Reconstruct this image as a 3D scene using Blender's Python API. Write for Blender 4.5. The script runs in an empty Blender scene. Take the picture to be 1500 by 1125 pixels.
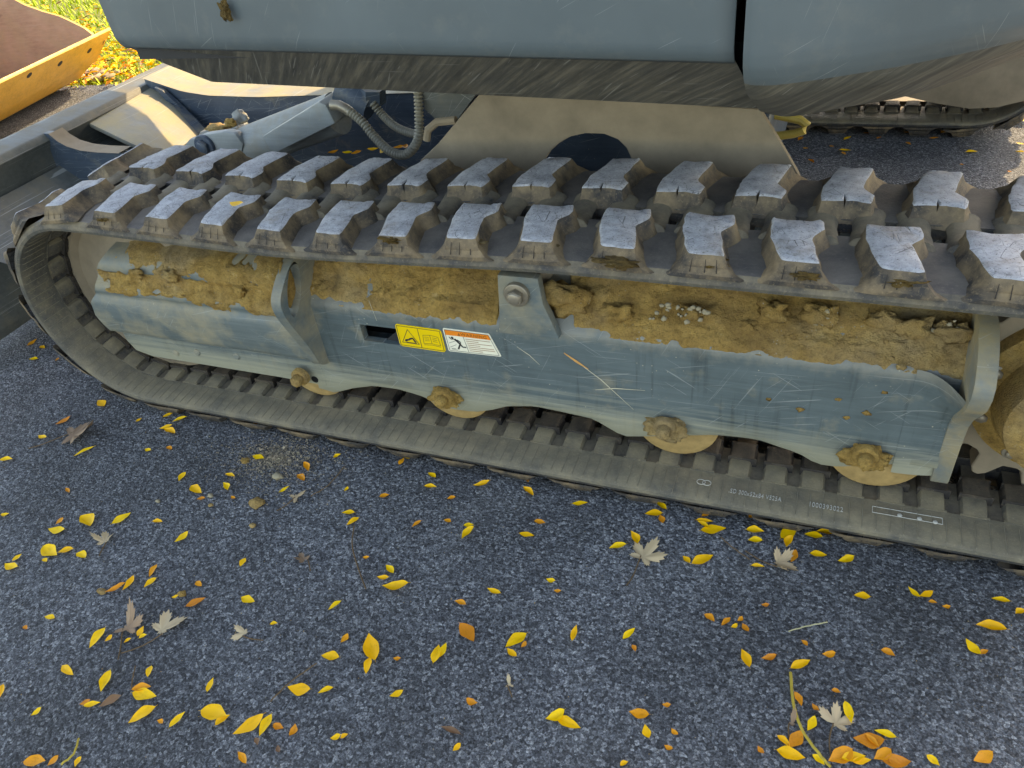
import bpy, bmesh, math, random
from mathutils import Vector, Matrix, noise
R_ = math.radians
sc = bpy.context.scene
COL = sc.collection
# ---------------------------------------------------------------- camera
CAM = Vector((0.72533, -0.79152, 0.91076))
CR = Vector((0.929791, 0.3499615, -0.114086))
CU = Vector((-0.1346172, 0.6117691, 0.7794978))
CF = Vector((-0.3425885, 0.7094121, -0.6159283))
FPX = 1128.81
cd = bpy.data.cameras.new("camera")
cam = bpy.data.objects.new("camera", cd); COL.objects.link(cam)
cd.sensor_width = 36; cd.lens = FPX/1500*36; cd.clip_start = .02; cd.clip_end = 600
m = Matrix((CR, CU, -CF)).transposed().to_4x4(); m.translation = CAM
cam.matrix_world = m
sc.camera = cam
# ---------------------------------------------------------------- sky and sun
SUN_AZ, SUN_EL = R_(26), R_(35)        # azimuth measured from +Y towards +X
w = bpy.data.worlds.new("World"); sc.world = w; w.use_nodes = True
nt = w.node_tree
sky = nt.nodes.new('ShaderNodeTexSky'); sky.sky_type = 'NISHITA'; sky.sun_disc = False
sky.sun_elevation = SUN_EL; sky.sun_rotation = SUN_AZ
sky.air_density = 1.0; sky.dust_density = 1.2; sky.ozone_density = 1.0
nt.links.new(sky.outputs[0], nt.nodes['Background'].inputs[0])
nt.nodes['Background'].inputs[1].default_value = 0.15
sd = bpy.data.lights.new("sun", 'SUN'); sd.energy = 2.0; sd.angle = R_(.5); sd.color = (1, .86, .62)
so = bpy.data.objects.new("sun", sd); COL.objects.link(so)
sv = Vector((math.sin(SUN_AZ)*math.cos(SUN_EL), math.cos(SUN_AZ)*math.cos(SUN_EL), math.sin(SUN_EL)))
so.rotation_euler = sv.to_track_quat('Z', 'Y').to_euler(); so.location = sv*20
sc.view_settings.view_transform = 'Standard'; sc.view_settings.look = 'None'
sc.view_settings.use_white_balance = True; sc.view_settings.white_balance_temperature = 8700; sc.view_settings.white_balance_tint = 12
sc.view_settings.exposure = 2.2; sc.view_settings.gamma = 1
# ---------------------------------------------------------------- helpers
def ray(px, py):
    return CR*((px-750)/FPX)+CU*((562.5-py)/FPX)+CF
def atz(px, py, z=0.):
    d = ray(px, py); return CAM+d*((z-CAM.z)/d.z)
def aty(px, py, y):
    d = ray(px, py); return CAM+d*((y-CAM.y)/d.y)
def atx(px, py, x):
    d = ray(px, py); return CAM+d*((x-CAM.x)/d.x)
def lerp(a, b, t): return a+(b-a)*t
def interp(xs, ys, x):
    if x <= xs[0]: return ys[0]
    for i in range(1, len(xs)):
        if x <= xs[i]:
            return lerp(ys[i-1], ys[i], (x-xs[i-1])/(xs[i]-xs[i-1]))
    return ys[-1]
def tag(o, label=None, cat=None, group=None, kind=None):
    if label: o['label'] = label
    if cat: o['category'] = cat
    if group: o['group'] = group
    if kind: o['kind'] = kind
    return o
ROOTLOC = {}
def empty(name, loc):
    o = bpy.data.objects.new(name, None); COL.objects.link(o); o.location = loc
    o.empty_display_size = .1; ROOTLOC[o] = Vector(loc); return o
def place(o, parent):
    COL.objects.link(o)
    if parent is not None:
        o.parent = parent
        base = ROOTLOC.get(parent)
        if base is not None: o.location = o.location-base
    return o
def mk(name, verts, faces, mats, parent=None, smooth=False, mi=None, angle=None):
    me = bpy.data.meshes.new(name); me.from_pydata([tuple(v) for v in verts], [], faces); me.update()
    if not isinstance(mats, (list, tuple)): mats = [mats]
    for x in mats: me.materials.append(x)
    if mi:
        for p, i in zip(me.polygons, mi): p.material_index = i
    b = bmesh.new(); b.from_mesh(me); bmesh.ops.recalc_face_normals(b, faces=b.faces); b.to_mesh(me); b.free()
    if smooth:
        for p in me.polygons: p.use_smooth = True
        me.set_sharp_from_angle(angle=R_(angle or 35))
    return place(bpy.data.objects.new(name, me), parent)
class MB:
    def __init__(s): s.v = []; s.f = []; s.mi = []
    def add(s, v, f, i=0):
        o = len(s.v); s.v += [Vector(q) for q in v]; s.f += [tuple(o+k for k in q) for q in f]; s.mi += [i]*len(f)
    def box(s, a, b, i=0, mtx=None):
        v = [Vector((x, y, z)) for x in (a[0], b[0]) for y in (a[1], b[1]) for z in (a[2], b[2])]
        if mtx: v = [mtx@q for q in v]
        s.add(v, [(0,1,3,2),(4,6,7,5),(0,4,5,1),(2,3,7,6),(0,2,6,4),(1,5,7,3)], i)
    def prism(s, poly, d, i=0):            # poly: list of Vectors, d extrusion vector
        n = len(poly); d = Vector(d)
        v = [Vector(p) for p in poly]+[Vector(p)+d for p in poly]
        s.add(v, [tuple(range(n)), tuple(range(2*n-1, n-1, -1))]+[(k, (k+1) % n, n+(k+1) % n, n+k) for k in range(n)], i)
    def tube(s, pts, rad, n=10, i=0, cap=True):
        pts = [Vector(p) for p in pts]; k = len(pts)
        if not isinstance(rad, (list, tuple)): rad = [rad]*k
        up = Vector((0, 0, 1)); v = []
        for j, p in enumerate(pts):
            t = (pts[min(j+1, k-1)]-pts[max(j-1, 0)]).normalized()
            a = t.cross(up)
            if a.length < .05: a = t.cross(Vector((0, 1, 0)))
            a.normalize(); b = t.cross(a)
            for q in range(n):
                an = 2*math.pi*q/n; v.append(p+(a*math.cos(an)+b*math.sin(an))*rad[j])
        f = [(j*n+q, j*n+(q+1) % n, (j+1)*n+(q+1) % n, (j+1)*n+q) for j in range(k-1) for q in range(n)]
        if cap: f += [tuple(range(n-1, -1, -1)), tuple((k-1)*n+q for q in range(n))]
        s.add(v, f, i)
    def lathe(s, prof, c, axis, n=40, i=0): # prof: (offset along axis, radius)
        axis = Vector(axis).normalized(); a = axis.orthogonal().normalized(); b = axis.cross(a); c = Vector(c); v = []
        for (h, r) in prof:
            for q in range(n):
                an = 2*math.pi*q/n; v.append(c+axis*h+(a*math.cos(an)+b*math.sin(an))*r)
        f = [(j*n+q, j*n+(q+1) % n, (j+1)*n+(q+1) % n, (j+1)*n+q) for j in range(len(prof)-1) for q in range(n)]
        f += [tuple(range(n-1, -1, -1)), tuple((len(prof)-1)*n+q for q in range(n))]
        s.add(v, f, i)
    def grid(s, fn, nu, nv, i=0, skip=None):
        v = [fn(a/nu, b/nv) for b in range(nv+1) for a in range(nu+1)]
        f = [(b*(nu+1)+a, b*(nu+1)+a+1, (b+1)*(nu+1)+a+1, (b+1)*(nu+1)+a) for b in range(nv) for a in range(nu) if not (skip and skip(a, b))]
        s.add(v, f, i)
    def build(s, name, mats, parent=None, smooth=False, angle=None):
        return mk(name, s.v, s.f, mats, parent, smooth, s.mi, angle)
def bevel(o, wd, seg=2, ang=40):
    b = bmesh.new(); b.from_mesh(o.data); bmesh.ops.remove_doubles(b, verts=b.verts, dist=1e-5)
    es = [e for e in b.edges if len(e.link_faces) == 2 and e.calc_face_angle(0) > R_(ang)]
    bmesh.ops.bevel(b, geom=es, offset=wd, segments=seg, affect='EDGES', profile=.6, clamp_overlap=True)
    b.to_mesh(o.data); b.free()
    for p in o.data.polygons: p.use_smooth = True
    o.data.set_sharp_from_angle(angle=R_(40)); return o
def fbm(x, y, z=0, o=4):
    return noise.fractal(Vector((x, y, z)), 1.0, 2.0, o)
# ---------------------------------------------------------------- materials
class NT:
    def __init__(s, name):
        s.m = bpy.data.materials.new(name); s.m.use_nodes = True; s.t = s.m.node_tree; s.n = s.t.nodes
        s.b = s.n['Principled BSDF']; s.tc = s.n.new('ShaderNodeTexCoord'); s.vec = s.tc.outputs['Object']
    def inp(s, sock, v):
        if hasattr(v, 'is_output'): s.t.links.new(v, sock)
        else: sock.default_value = (*v, 1) if isinstance(v, tuple) and len(v) == 3 and sock.type == 'RGBA' else v
    def map(s, scale=(1,1,1), rot=(0,0,0), loc=(0,0,0), vec=None):
        r = s.n.new('ShaderNodeMapping'); s.t.links.new(vec or s.vec, r.inputs[0]); r.inputs['Rotation'].default_value = rot
        n = s.n.new('ShaderNodeMapping'); s.t.links.new(r.outputs[0], n.inputs[0])
        n.inputs['Scale'].default_value = scale; n.inputs['Location'].default_value = loc
        return n.outputs[0]
    def rnd(s):                         # per-object offset for pieces that share a mesh
        oi = s.n.new('ShaderNodeObjectInfo'); v = s.n.new('ShaderNodeVectorMath'); v.operation = 'MULTIPLY_ADD'
        c = s.n.new('ShaderNodeCombineXYZ')
        for k in range(3): s.t.links.new(oi.outputs['Random'], c.inputs[k])
        s.t.links.new(c.outputs[0], v.inputs[0]); v.inputs[1].default_value = (7.3, 3.1, 5.7); s.t.links.new(s.vec, v.inputs[2])
        s.vec = v.outputs[0]; return oi.outputs['Random']
    def noise(s, scale, detail=4, rough=.55, vec=None, dist=0):
        n = s.n.new('ShaderNodeTexNoise'); s.t.links.new(vec or s.vec, n.inputs['Vector'])
        n.inputs['Scale'].default_value = scale; n.inputs['Detail'].default_value = detail; n.inputs['Roughness'].default_value = rough
        n.inputs['Distortion'].default_value = dist; return n.outputs[0]
    def vor(s, scale, feat='F1', out=0, vec=None):
        n = s.n.new('ShaderNodeTexVoronoi'); n.feature = feat; s.t.links.new(vec or s.vec, n.inputs['Vector'])
        n.inputs['Scale'].default_value = scale; return n.outputs[out]
    def ramp(s, fac, *st):
        n = s.n.new('ShaderNodeValToRGB'); s.t.links.new(fac, n.inputs[0]); e = n.color_ramp.elements
        while len(e) < len(st): e.new(.5)
        for q, (p, c) in zip(e, st): q.position = p; q.color = (*c, 1) if isinstance(c, tuple) else (c, c, c, 1)
        return n.outputs[0]
    def mix(s, fac, a, b, mode='MIX'):
        n = s.n.new('ShaderNodeMix'); n.data_type = 'RGBA'; n.blend_type = mode
        s.inp(n.inputs[0], fac); s.inp(n.inputs[6], a); s.inp(n.inputs[7], b); return n.outputs[2]
    def math(s, op, a, b=0.):
        n = s.n.new('ShaderNodeMath'); n.operation = op; s.inp(n.inputs[0], a); s.inp(n.inputs[1], b); n.use_clamp = False; return n.outputs[0]
    def axis(s, k):
        n = s.n.new('ShaderNodeSeparateXYZ'); s.t.links.new(s.vec, n.inputs[0]); return n.outputs[k]
    def normal_z(s):
        g = s.n.new('ShaderNodeNewGeometry'); n = s.n.new('ShaderNodeSeparateXYZ'); s.t.links.new(g.outputs['Normal'], n.inputs[0]); return n.outputs[2]
    def bump(s, h, strength=.5, dist=.002):
        n = s.n.new('ShaderNodeBump'); n.inputs['Strength'].default_value = strength; n.inputs['Distance'].default_value = dist
        s.t.links.new(h, n.inputs['Height']); s.t.links.new(n.outputs[0], s.b.inputs['Normal'])
    def out(s, col, rough=.7, metal=0., spec=.5):
        s.inp(s.b.inputs['Base Color'], col); s.inp(s.b.inputs['Roughness'], rough); s.inp(s.b.inputs['Metallic'], metal)
        s.b.inputs['Specular IOR Level'].default_value = spec; return s.m
def simple(name, col, rough=.7, var=.25, scale=40, metal=0., bump=0., spec=.4):
    t = NT(name); n = t.noise(scale, 5, .6)
    c = t.mix(n, tuple(x*(1-var) for x in col), tuple(min(1, x*(1+var)) for x in col))
    if bump: t.bump(n, bump, .002)
    return t.out(c, rough, metal, spec)
def m_asphalt():
    t = NT('asphalt')
    st = t.vor(250, 'F1', 1); sep = t.n.new('ShaderNodeSeparateColor'); t.t.links.new(st, sep.inputs[0])
    base = t.ramp(sep.outputs[0], (0, (.034,.036,.042)), (.45, (.092,.097,.108)), (.8, (.155,.162,.176)), (1, (.30,.305,.31)))
    big = t.ramp(t.noise(2.6, 6, .65), (.33, .62), (.67, 1.35))
    base = t.mix(1., base, big, 'MULTIPLY')
    fine = t.ramp(t.noise(380, 4, .75), (.33, .12), (.5, .85), (.68, 2.1))
    base = t.mix(1., base, fine, 'MULTIPLY')
    sp = t.vor(120, 'F1', 0); spk = t.ramp(sp, (.0, 1.), (.2, .55), (.33, 0.))
    sel = t.ramp(t.noise(75, 2, .5), (.5, 0.), (.62, 1.))
    base = t.mix(t.math('MULTIPLY', t.math('MULTIPLY', spk, sel), .7), base, (.36, .365, .375))
    d = t.ramp(t.noise(5, 6, .65), (.55, 0.), (.8, .35))
    base = t.mix(d, base, (.17, .165, .155))
    h = t.math('ADD', t.math('MULTIPLY', t.vor(210, 'F1', 0), -1.0), t.noise(330, 4, .7))
    t.bump(h, 1., .0045)
    return t.out(base, .78, 0, .5)
def dust_fac(t, scale, lo, hi, up=.35):
    n = t.noise(scale, 7, .65); z = t.math('MULTIPLY', t.normal_z(), up)
    return t.ramp(t.math('ADD', n, z), (lo, 0.), (hi, 1.))
def m_rubber(name, col=(.04,.04,.042), dust=(.23,.185,.12), lo=.45, hi=.8, rnd=False, up=.2, rough=.75, lines=False):
    t = NT(name)
    if rnd: t.rnd()
    c = t.mix(t.noise(90, 5, .6), tuple(x*.6 for x in col), tuple(x*1.5 for x in col))
    c = t.mix(dust_fac(t, 22, lo, hi, up), c, dust)
    c = t.mix(t.ramp(t.noise(240, 4, .7), (.55, 0.), (.75, .55)), c, tuple(x*1.3 for x in dust))
    t.bump(t.noise(320, 6, .7), .55, .0016)
    return t.out(c, rough, 0, .35)
def m_lugtop():
    t = NT('worn_tread_rubber'); t.rnd()
    n = t.noise(70, 8, .72)
    c = t.ramp(n, (.25, (.13,.128,.13)), (.42, (.33,.33,.34)), (.62, (.46,.46,.475)), (.85, (.58,.57,.56)))
    sp = t.ramp(t.noise(420, 3, .7), (.30, 0.), (.43, 1.)); c = t.mix(sp, (.08,.075,.07), c)
    cr = t.ramp(t.vor(48, 'DISTANCE_TO_EDGE', 0, t.map((1, 1, 1), vec=None)), (.0, 1.), (.018, 0.))
    c = t.mix(t.math('MULTIPLY', cr, t.ramp(t.noise(25, 2), (.5, 0.), (.6, .9))), c, (.035,.03,.028))
    c = t.mix(t.ramp(t.noise(16, 5, .65), (.56, 0.), (.75, .55)), c, (.22,.16,.10))
    t.bump(t.math('ADD', t.noise(260, 6, .75), t.math('MULTIPLY', cr, -.8)), .7, .0016)
    return t.out(c, .82, 0, .3)
def m_paint(name, col, dustcol=(.34,.28,.17), lo=.5, hi=.78, streak=True, rough=.45, low=None, up=.12, scratch=.6, drip=0., hiband=None):
    t = NT(name)
    st = t.noise(1., 6, .7, t.map((4, 90, 120)))
    c = t.mix(t.ramp(st, (.3, 0.), (.72, 1.)), tuple(x*.80 for x in col), tuple(x*1.25+.008 for x in col))
    c = t.mix(t.ramp(t.noise(9, 5, .6), (.35, 0.), (.75, .55)), c, tuple(x*1.6+.03 for x in col))
    if drip:
        dr = t.ramp(t.noise(1., 3, .55, t.map((70, 30, 5))), (.56, 0.), (.68, drip)); c = t.mix(dr, c, tuple(x*.45 for x in col))
    f = dust_fac(t, 14, lo, hi, up)
    if low is not None:                 # road dust caught along the lower edge
        z = t.math('DIVIDE', t.math('SUBTRACT', low[0], t.axis(2)), low[1])
        zz = t.ramp(t.math('ADD', z, t.math('MULTIPLY', t.math('SUBTRACT', st, .5), 1.6)), (.15, 0.), (.9, .75))
        c = t.mix(zz, c, (.36,.34,.24))
    if hiband:
        zb = t.math('DIVIDE', t.math('SUBTRACT', t.axis(2), hiband[0]), hiband[1])
        c = t.mix(t.ramp(t.math('ADD', zb, t.math('MULTIPLY', t.math('SUBTRACT', t.noise(30, 6, .7), .5), 1.8)), (.4, 0.), (1.1, .5)), c, (.27,.24,.18))
    c = t.mix(f, c, dustcol)
    for (rt, sx, th, a) in ((.25, 2.5, .705, .55), (-.55, 3., .72, .6), (1.1, 2.6, .725, .45), (.04, 1.6, .70, .5), (.8, 4, .73, .5)):
        k = t.ramp(t.noise(1., 2, .5, t.map((sx*3, 3, 460), (0, rt, 0), (rt*7, 3, 1))), (th-.012, 0.), (th, a*scratch)); c = t.mix(k, c, (.42,.43,.40))
    sp = t.ramp(t.vor(95, 'F1', 0), (.06, 1.), (.12, 0.)); sp = t.math('MULTIPLY', sp, t.ramp(t.noise(12, 3), (.52, 0.), (.62, .8)))
    c = t.mix(sp, c, (.42,.38,.27))
    t.bump(t.math('ADD', t.noise(120, 5, .7), t.math('MULTIPLY', f, 2.)), .18, .0015)
    rg = t.mix(f, (rough,)*3, (.85,)*3)
    return t.out(c, rg, 0, .45)
def m_mud(name='dried_mud', k=1.):
    t = NT(name)
    n = t.noise(38, 8, .72)
    c = t.ramp(n, (.25, (.15*k,.085*k,.030*k)), (.45, (.38*k,.228*k,.068*k)), (.62, (.50*k,.315*k,.100*k)), (.82, (.62*k,.47*k,.24*k)))
    c = t.mix(t.ramp(t.noise(7, 6, .65), (.46, 0.), (.70, .65)), c, (.20*k,.125*k,.055*k))
    c = t.mix(t.ramp(t.noise(4.5, 5, .6, t.map(loc=(3, 1, 2))), (.5, 0.), (.75, .6)), c, (.42*k,.36*k,.25*k))
    c = t.mix(t.ramp(t.noise(230, 4, .75), (.36, .45), (.5, 0.)), c, (.12*k,.078*k,.035*k))
    sp = t.math('MULTIPLY', t.ramp(t.vor(170, 'F1', 0), (.1, 1.), (.22, 0.)), t.ramp(t.noise(18, 3), (.56, 0.), (.66, .9)))
    c = t.mix(sp, c, (.52,.47,.36))
    t.bump(t.math('ADD', t.noise(90, 8, .75), t.math('MULTIPLY', t.noise(420, 5, .75), .9)), 1., .007)
    return t.out(c, .95, 0, .15)
def m_leaf(name, a, b, spot=.25):
    t = NT(name); r = t.rnd()
    c = t.ramp(r, (0, a), (1, b))
    c = t.mix(t.ramp(t.noise(3.5, 4, .6), (.5, 0.), (.8, .6)), c, tuple(x*.62 for x in b))
    c = t.mix(t.ramp(t.noise(14, 3, .6), (.64, 0.), (.72, spot)), c, (.16,.07,.015))
    t.b.inputs['Subsurface Weight'].default_value = 0.
    return t.out(c, .55, 0, .35)
def m_house():
    t = NT('house_paint'); col = (.092,.116,.123)
    c = t.mix(t.ramp(t.noise(3, 5, .6), (.35, 0.), (.7, 1.)), tuple(x*.85 for x in col), tuple(x*1.18 for x in col))
    c = t.mix(t.ramp(t.noise(26, 6, .7), (.52, 0.), (.8, .35)), c, (.19,.185,.16))
    for (rt, th, a) in ((.9, .73, .35), (1.25, .73, .3), (.45, .74, .35), (-1.2, .745, .25)):
        k = t.ramp(t.noise(1., 2, .5, t.map((8, 3, 520), (0, rt, 0), (rt*5, 2, 1))), (th-.015, 0.), (th, a)); c = t.mix(k, c, (.42,.44,.43))
    t.bump(t.noise(500, 3, .6), .05, .001)
    return t.out(c, t.ramp(t.noise(8, 5, .6), (.3, .3), (.7, .5)), 0, .5)
def m_chamfer():
    t = NT('dusty_lower_panel'); col = (.105,.105,.09)
    st = t.noise(1., 6, .7, t.map((9, 3, 190), (0, .62, 0)))
    c = t.ramp(st, (.3, (.042,.041,.036)), (.5, (.092,.088,.072)), (.70, (.20,.18,.135)))
    c = t.mix(t.ramp(t.noise(11, 6, .65), (.5, 0.), (.8, .5)), c, (.16,.14,.10))
    for (rt, th, a) in ((.62, .70, .5), (.75, .715, .5), (.05, .73, .5)):
        k = t.ramp(t.noise(1., 2, .5, t.map((10, 3, 420), (0, rt, 0), (rt*5, 2, 1))), (th-.015, 0.), (th, a)); c = t.mix(k, c, (.34,.33,.29))
    return t.out(c, .5, 0, .4)
M = dict(
    asphalt=m_asphalt(), rubber=m_rubber('track_rubber', lo=.42, hi=.8), rubber_top=m_rubber('tread_web_rubber', (.05,.05,.053), lo=.36, hi=.85, dust=(.19,.165,.135)),
    flange=m_rubber('flange_rubber', (.075,.072,.062), (.25,.205,.13), .40, .85, rough=.6),
    lugside=m_rubber('lug_side_rubber', (.040,.036,.033), (.27,.19,.105), .42, .74, True, .10), lugtop=m_lugtop(),
    block=m_rubber('guide_block_rubber', (.075,.07,.06), (.24,.195,.12), .40, .8, True), pad=m_rubber('worn_pad', (.028,.024,.022), (.15,.115,.075), .5, .95, True),
    crack=simple('rubber_groove', (.035,.028,.022), .9), rib=simple('mould_line', (.20,.175,.125), .7),
    frame=m_paint('frame_paint', (.072,.096,.098), low=(.175, .065), lo=.56, hi=.92, drip=.5, hiband=(.245, .035)),
    frame_dusty=m_paint('frame_paint_dusty', (.095,.118,.115), lo=.42, hi=.75, low=(.15, .05)),
    plate=m_paint('bracket_paint', (.085,.108,.108), lo=.38, hi=.78, up=.05), carbody=simple('carbody_dust', (.245,.195,.135), .85, .5, 16, bump=.3),
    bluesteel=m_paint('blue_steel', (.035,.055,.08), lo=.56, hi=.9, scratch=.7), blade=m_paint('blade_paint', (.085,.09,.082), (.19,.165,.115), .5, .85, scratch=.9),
    arm=m_paint('sunlit_arm_paint', (.19,.19,.165), (.36,.30,.18), .4, .75), guard=m_paint('guard_paint', (.22,.24,.235), (.30,.26,.19), .48, .85, scratch=.4),  # arm: sunlit tan of the arm top and sloped cover put into the colour
    mud=m_mud('dried_mud', 1.3), mudpale=m_mud('pale_dry_mud', 1.25), house=m_house(), chamfer=m_chamfer(),
    dark=simple('dark_steel', (.02,.021,.023), .6), black=simple('black_gap', (.004,.004,.004), .9), steel=simple('worn_steel', (.30,.26,.20), .45, .4, 60, .6),
    hose=simple('hose_guard', (.24,.22,.17), .5, .4, 90), ylit=simple('yellow_lit_steel', (.5,.36,.08), .5, .3, 60),  # hook steel is coloured yellow, the warm light on it included
    yellow=m_paint('bucket_yellow', (.55,.29,.035), (.33,.22,.10), .5, .85, scratch=.35), bucketin=m_paint('bucket_inside', (.30,.20,.15), (.38,.28,.18), .42, .8, scratch=.3),
    decy=simple('decal_yellow', (.82,.55,.01), .4, .08), decw=simple('decal_white', (.78,.74,.58), .45, .1, 90), deco=simple('decal_orange', (.80,.22,.02), .4, .08), deck=simple('decal_black', (.03,.03,.03), .5),
    deco2=simple('decal_lettering', (.30,.10,.02), .5), glass=simple('cab_glass', (.01,.012,.012), .05, spec=.6),
    leafy=m_leaf('leaf_yellow', (.92,.56,.006), (.90,.43,.005)), leafo=m_leaf('leaf_orange', (.84,.33,.008), (.62,.20,.010), .6), leafb=m_leaf('leaf_brown', (.26,.13,.05), (.20,.10,.05)),
    maple=m_leaf('maple_tan', (.55,.42,.25), (.46,.33,.19), .4), mapleb=m_leaf('maple_brown', (.24,.15,.09), (.30,.19,.11), .5),
    dustplate=m_paint('end_plate_paint', (.09,.12,.13), (.34,.26,.13), .30, .66, up=.05),
    mudmat=m_mud('matted_dirt', .5),
    sand=simple('loose_sand', (.34,.27,.185), .95, .4, 200),
    rollersteel=simple('dusty_roller', (.38,.25,.10), .7, .6, 60, .1, .9),
    stem=simple('dry_stem', (.14,.085,.04), .8), stemy=simple('yellow_stem', (.42,.30,.04), .7), straw=simple('straw', (.45,.40,.22), .7),
    grass=simple('grass_blade', (.36,.46,.012), .6, .35, 6), soil=simple('lawn_soil', (.16,.17,.03), .95, .5, 9), stone=simple('pale_stone', (.31,.26,.17), .85, .3, 60, bump=.5),
    scr=simple('bare_scratch', (.55,.50,.36), .6), scro=simple('rust_scratch', (.55,.28,.09), .7), letter=simple('moulded_lettering', (.46,.44,.38), .6),
)
# ================================================================ setting
g = MB(); g.add([(-150,-150,-.01),(150,-150,-.01),(150,150,-.01),(-150,150,-.01)], [(0,1,2,3)])
tag(g.build('ground', M['soil']), kind='structure')
def edge_y(x): return 1.93+.05*x*0+.06*fbm(x*1.3, .3)+.03*fbm(x*6, 2)
a = MB(); N = 160; xs = [-14+28*i/N for i in range(N+1)]
a.add([(x, -30, 0) for x in xs]+[(x, edge_y(x), 0) for x in xs], [(i, i+1, N+2+i, N+1+i) for i in range(N)])
tag(a.build('asphalt_pavement', M['asphalt']), kind='structure')

# ================================================================ excavator
EX = empty('excavator', (.3, .9, 0))
tag(EX, 'compact excavator with rubber tracks, dusty blue grey track frame and grey house', 'excavator')
# ---- rubber track path (middle of the belt) : list of points with arclength
RI = .19; IC = (-.445, .2245)
SX = 1.055
TOPX = [-.445, -.25, -.02, .2, .4, .6, .8, SX]; TOPZ = [.4145, .4095, .4035, .410, .4175, .4175, .4165, .4145]
def cubic(xs, ys, x):
    i = max(0, min(len(xs)-2, next((k for k in range(len(xs)-1) if x <= xs[k+1]), len(xs)-2)))
    h = xs[i+1]-xs[i]; t = (x-xs[i])/h
    def sl(k): return 0 if k in (0, len(xs)-1) else (ys[k+1]-ys[k-1])/(xs[k+1]-xs[k-1])
    return (2*t**3-3*t*t+1)*ys[i]+(t**3-2*t*t+t)*h*sl(i)+(-2*t**3+3*t*t)*ys[i+1]+(t**3-t*t)*h*sl(i+1)
path = []
for i in range(300):
    x = lerp(SX, IC[0], i/300); path.append((x, cubic(TOPX, TOPZ, x)))
for i in range(180):
    an = math.pi/2+math.pi*i/180; path.append((IC[0]+RI*math.cos(an), IC[1]+RI*math.sin(an)))
for i in range(300):
    path.append((lerp(IC[0], SX, i/300), IC[1]-RI))
for i in range(180):
    an = -math.pi/2+math.pi*i/180; path.append((SX+RI*math.cos(an), IC[1]+RI*math.sin(an)))
path.append(path[0])
cum = [0]
for p, q in zip(path, path[1:]): cum.append(cum[-1]+math.hypot(q[0]-p[0], q[1]-p[1]))
TOT = cum[-1]; NL = round(TOT/.0525); PIT = TOT/NL
NL -= NL % 2; PIT = TOT/NL
import bisect
def at(s):
    s %= TOT; i = min(len(path)-2, bisect.bisect_right(cum, s)-1); t = (s-cum[i])/max(1e-9, cum[i+1]-cum[i])
    p, q = path[i], path[i+1]; tx, tz = q[0]-p[0], q[1]-p[1]; l = math.hypot(tx, tz); tx /= l; tz /= l
    return Vector((lerp(p[0], q[0], t), 0, lerp(p[1], q[1], t))), Vector((tx, 0, tz))
def frame_at(s):
    # smoothed frame: x axis runs +X on the top strand, z axis points out of the loop
    p, _ = at(s); a_, _ = at(s-.012); b_, _ = at(s+.012); t = (b_-a_).normalized()
    xa = -t; za = Vector((0, 1, 0)).cross(t); za = -za if False else Vector((t.z, 0, -t.x))
    return p, xa, za
S0 = (SX-.546)                      # a sprocket hole sits at X = .546 on the top strand
def ptrack(s, y, t):
    p, xa, za = frame_at(s); return p+za*t+Vector((0, y, 0))
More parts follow.
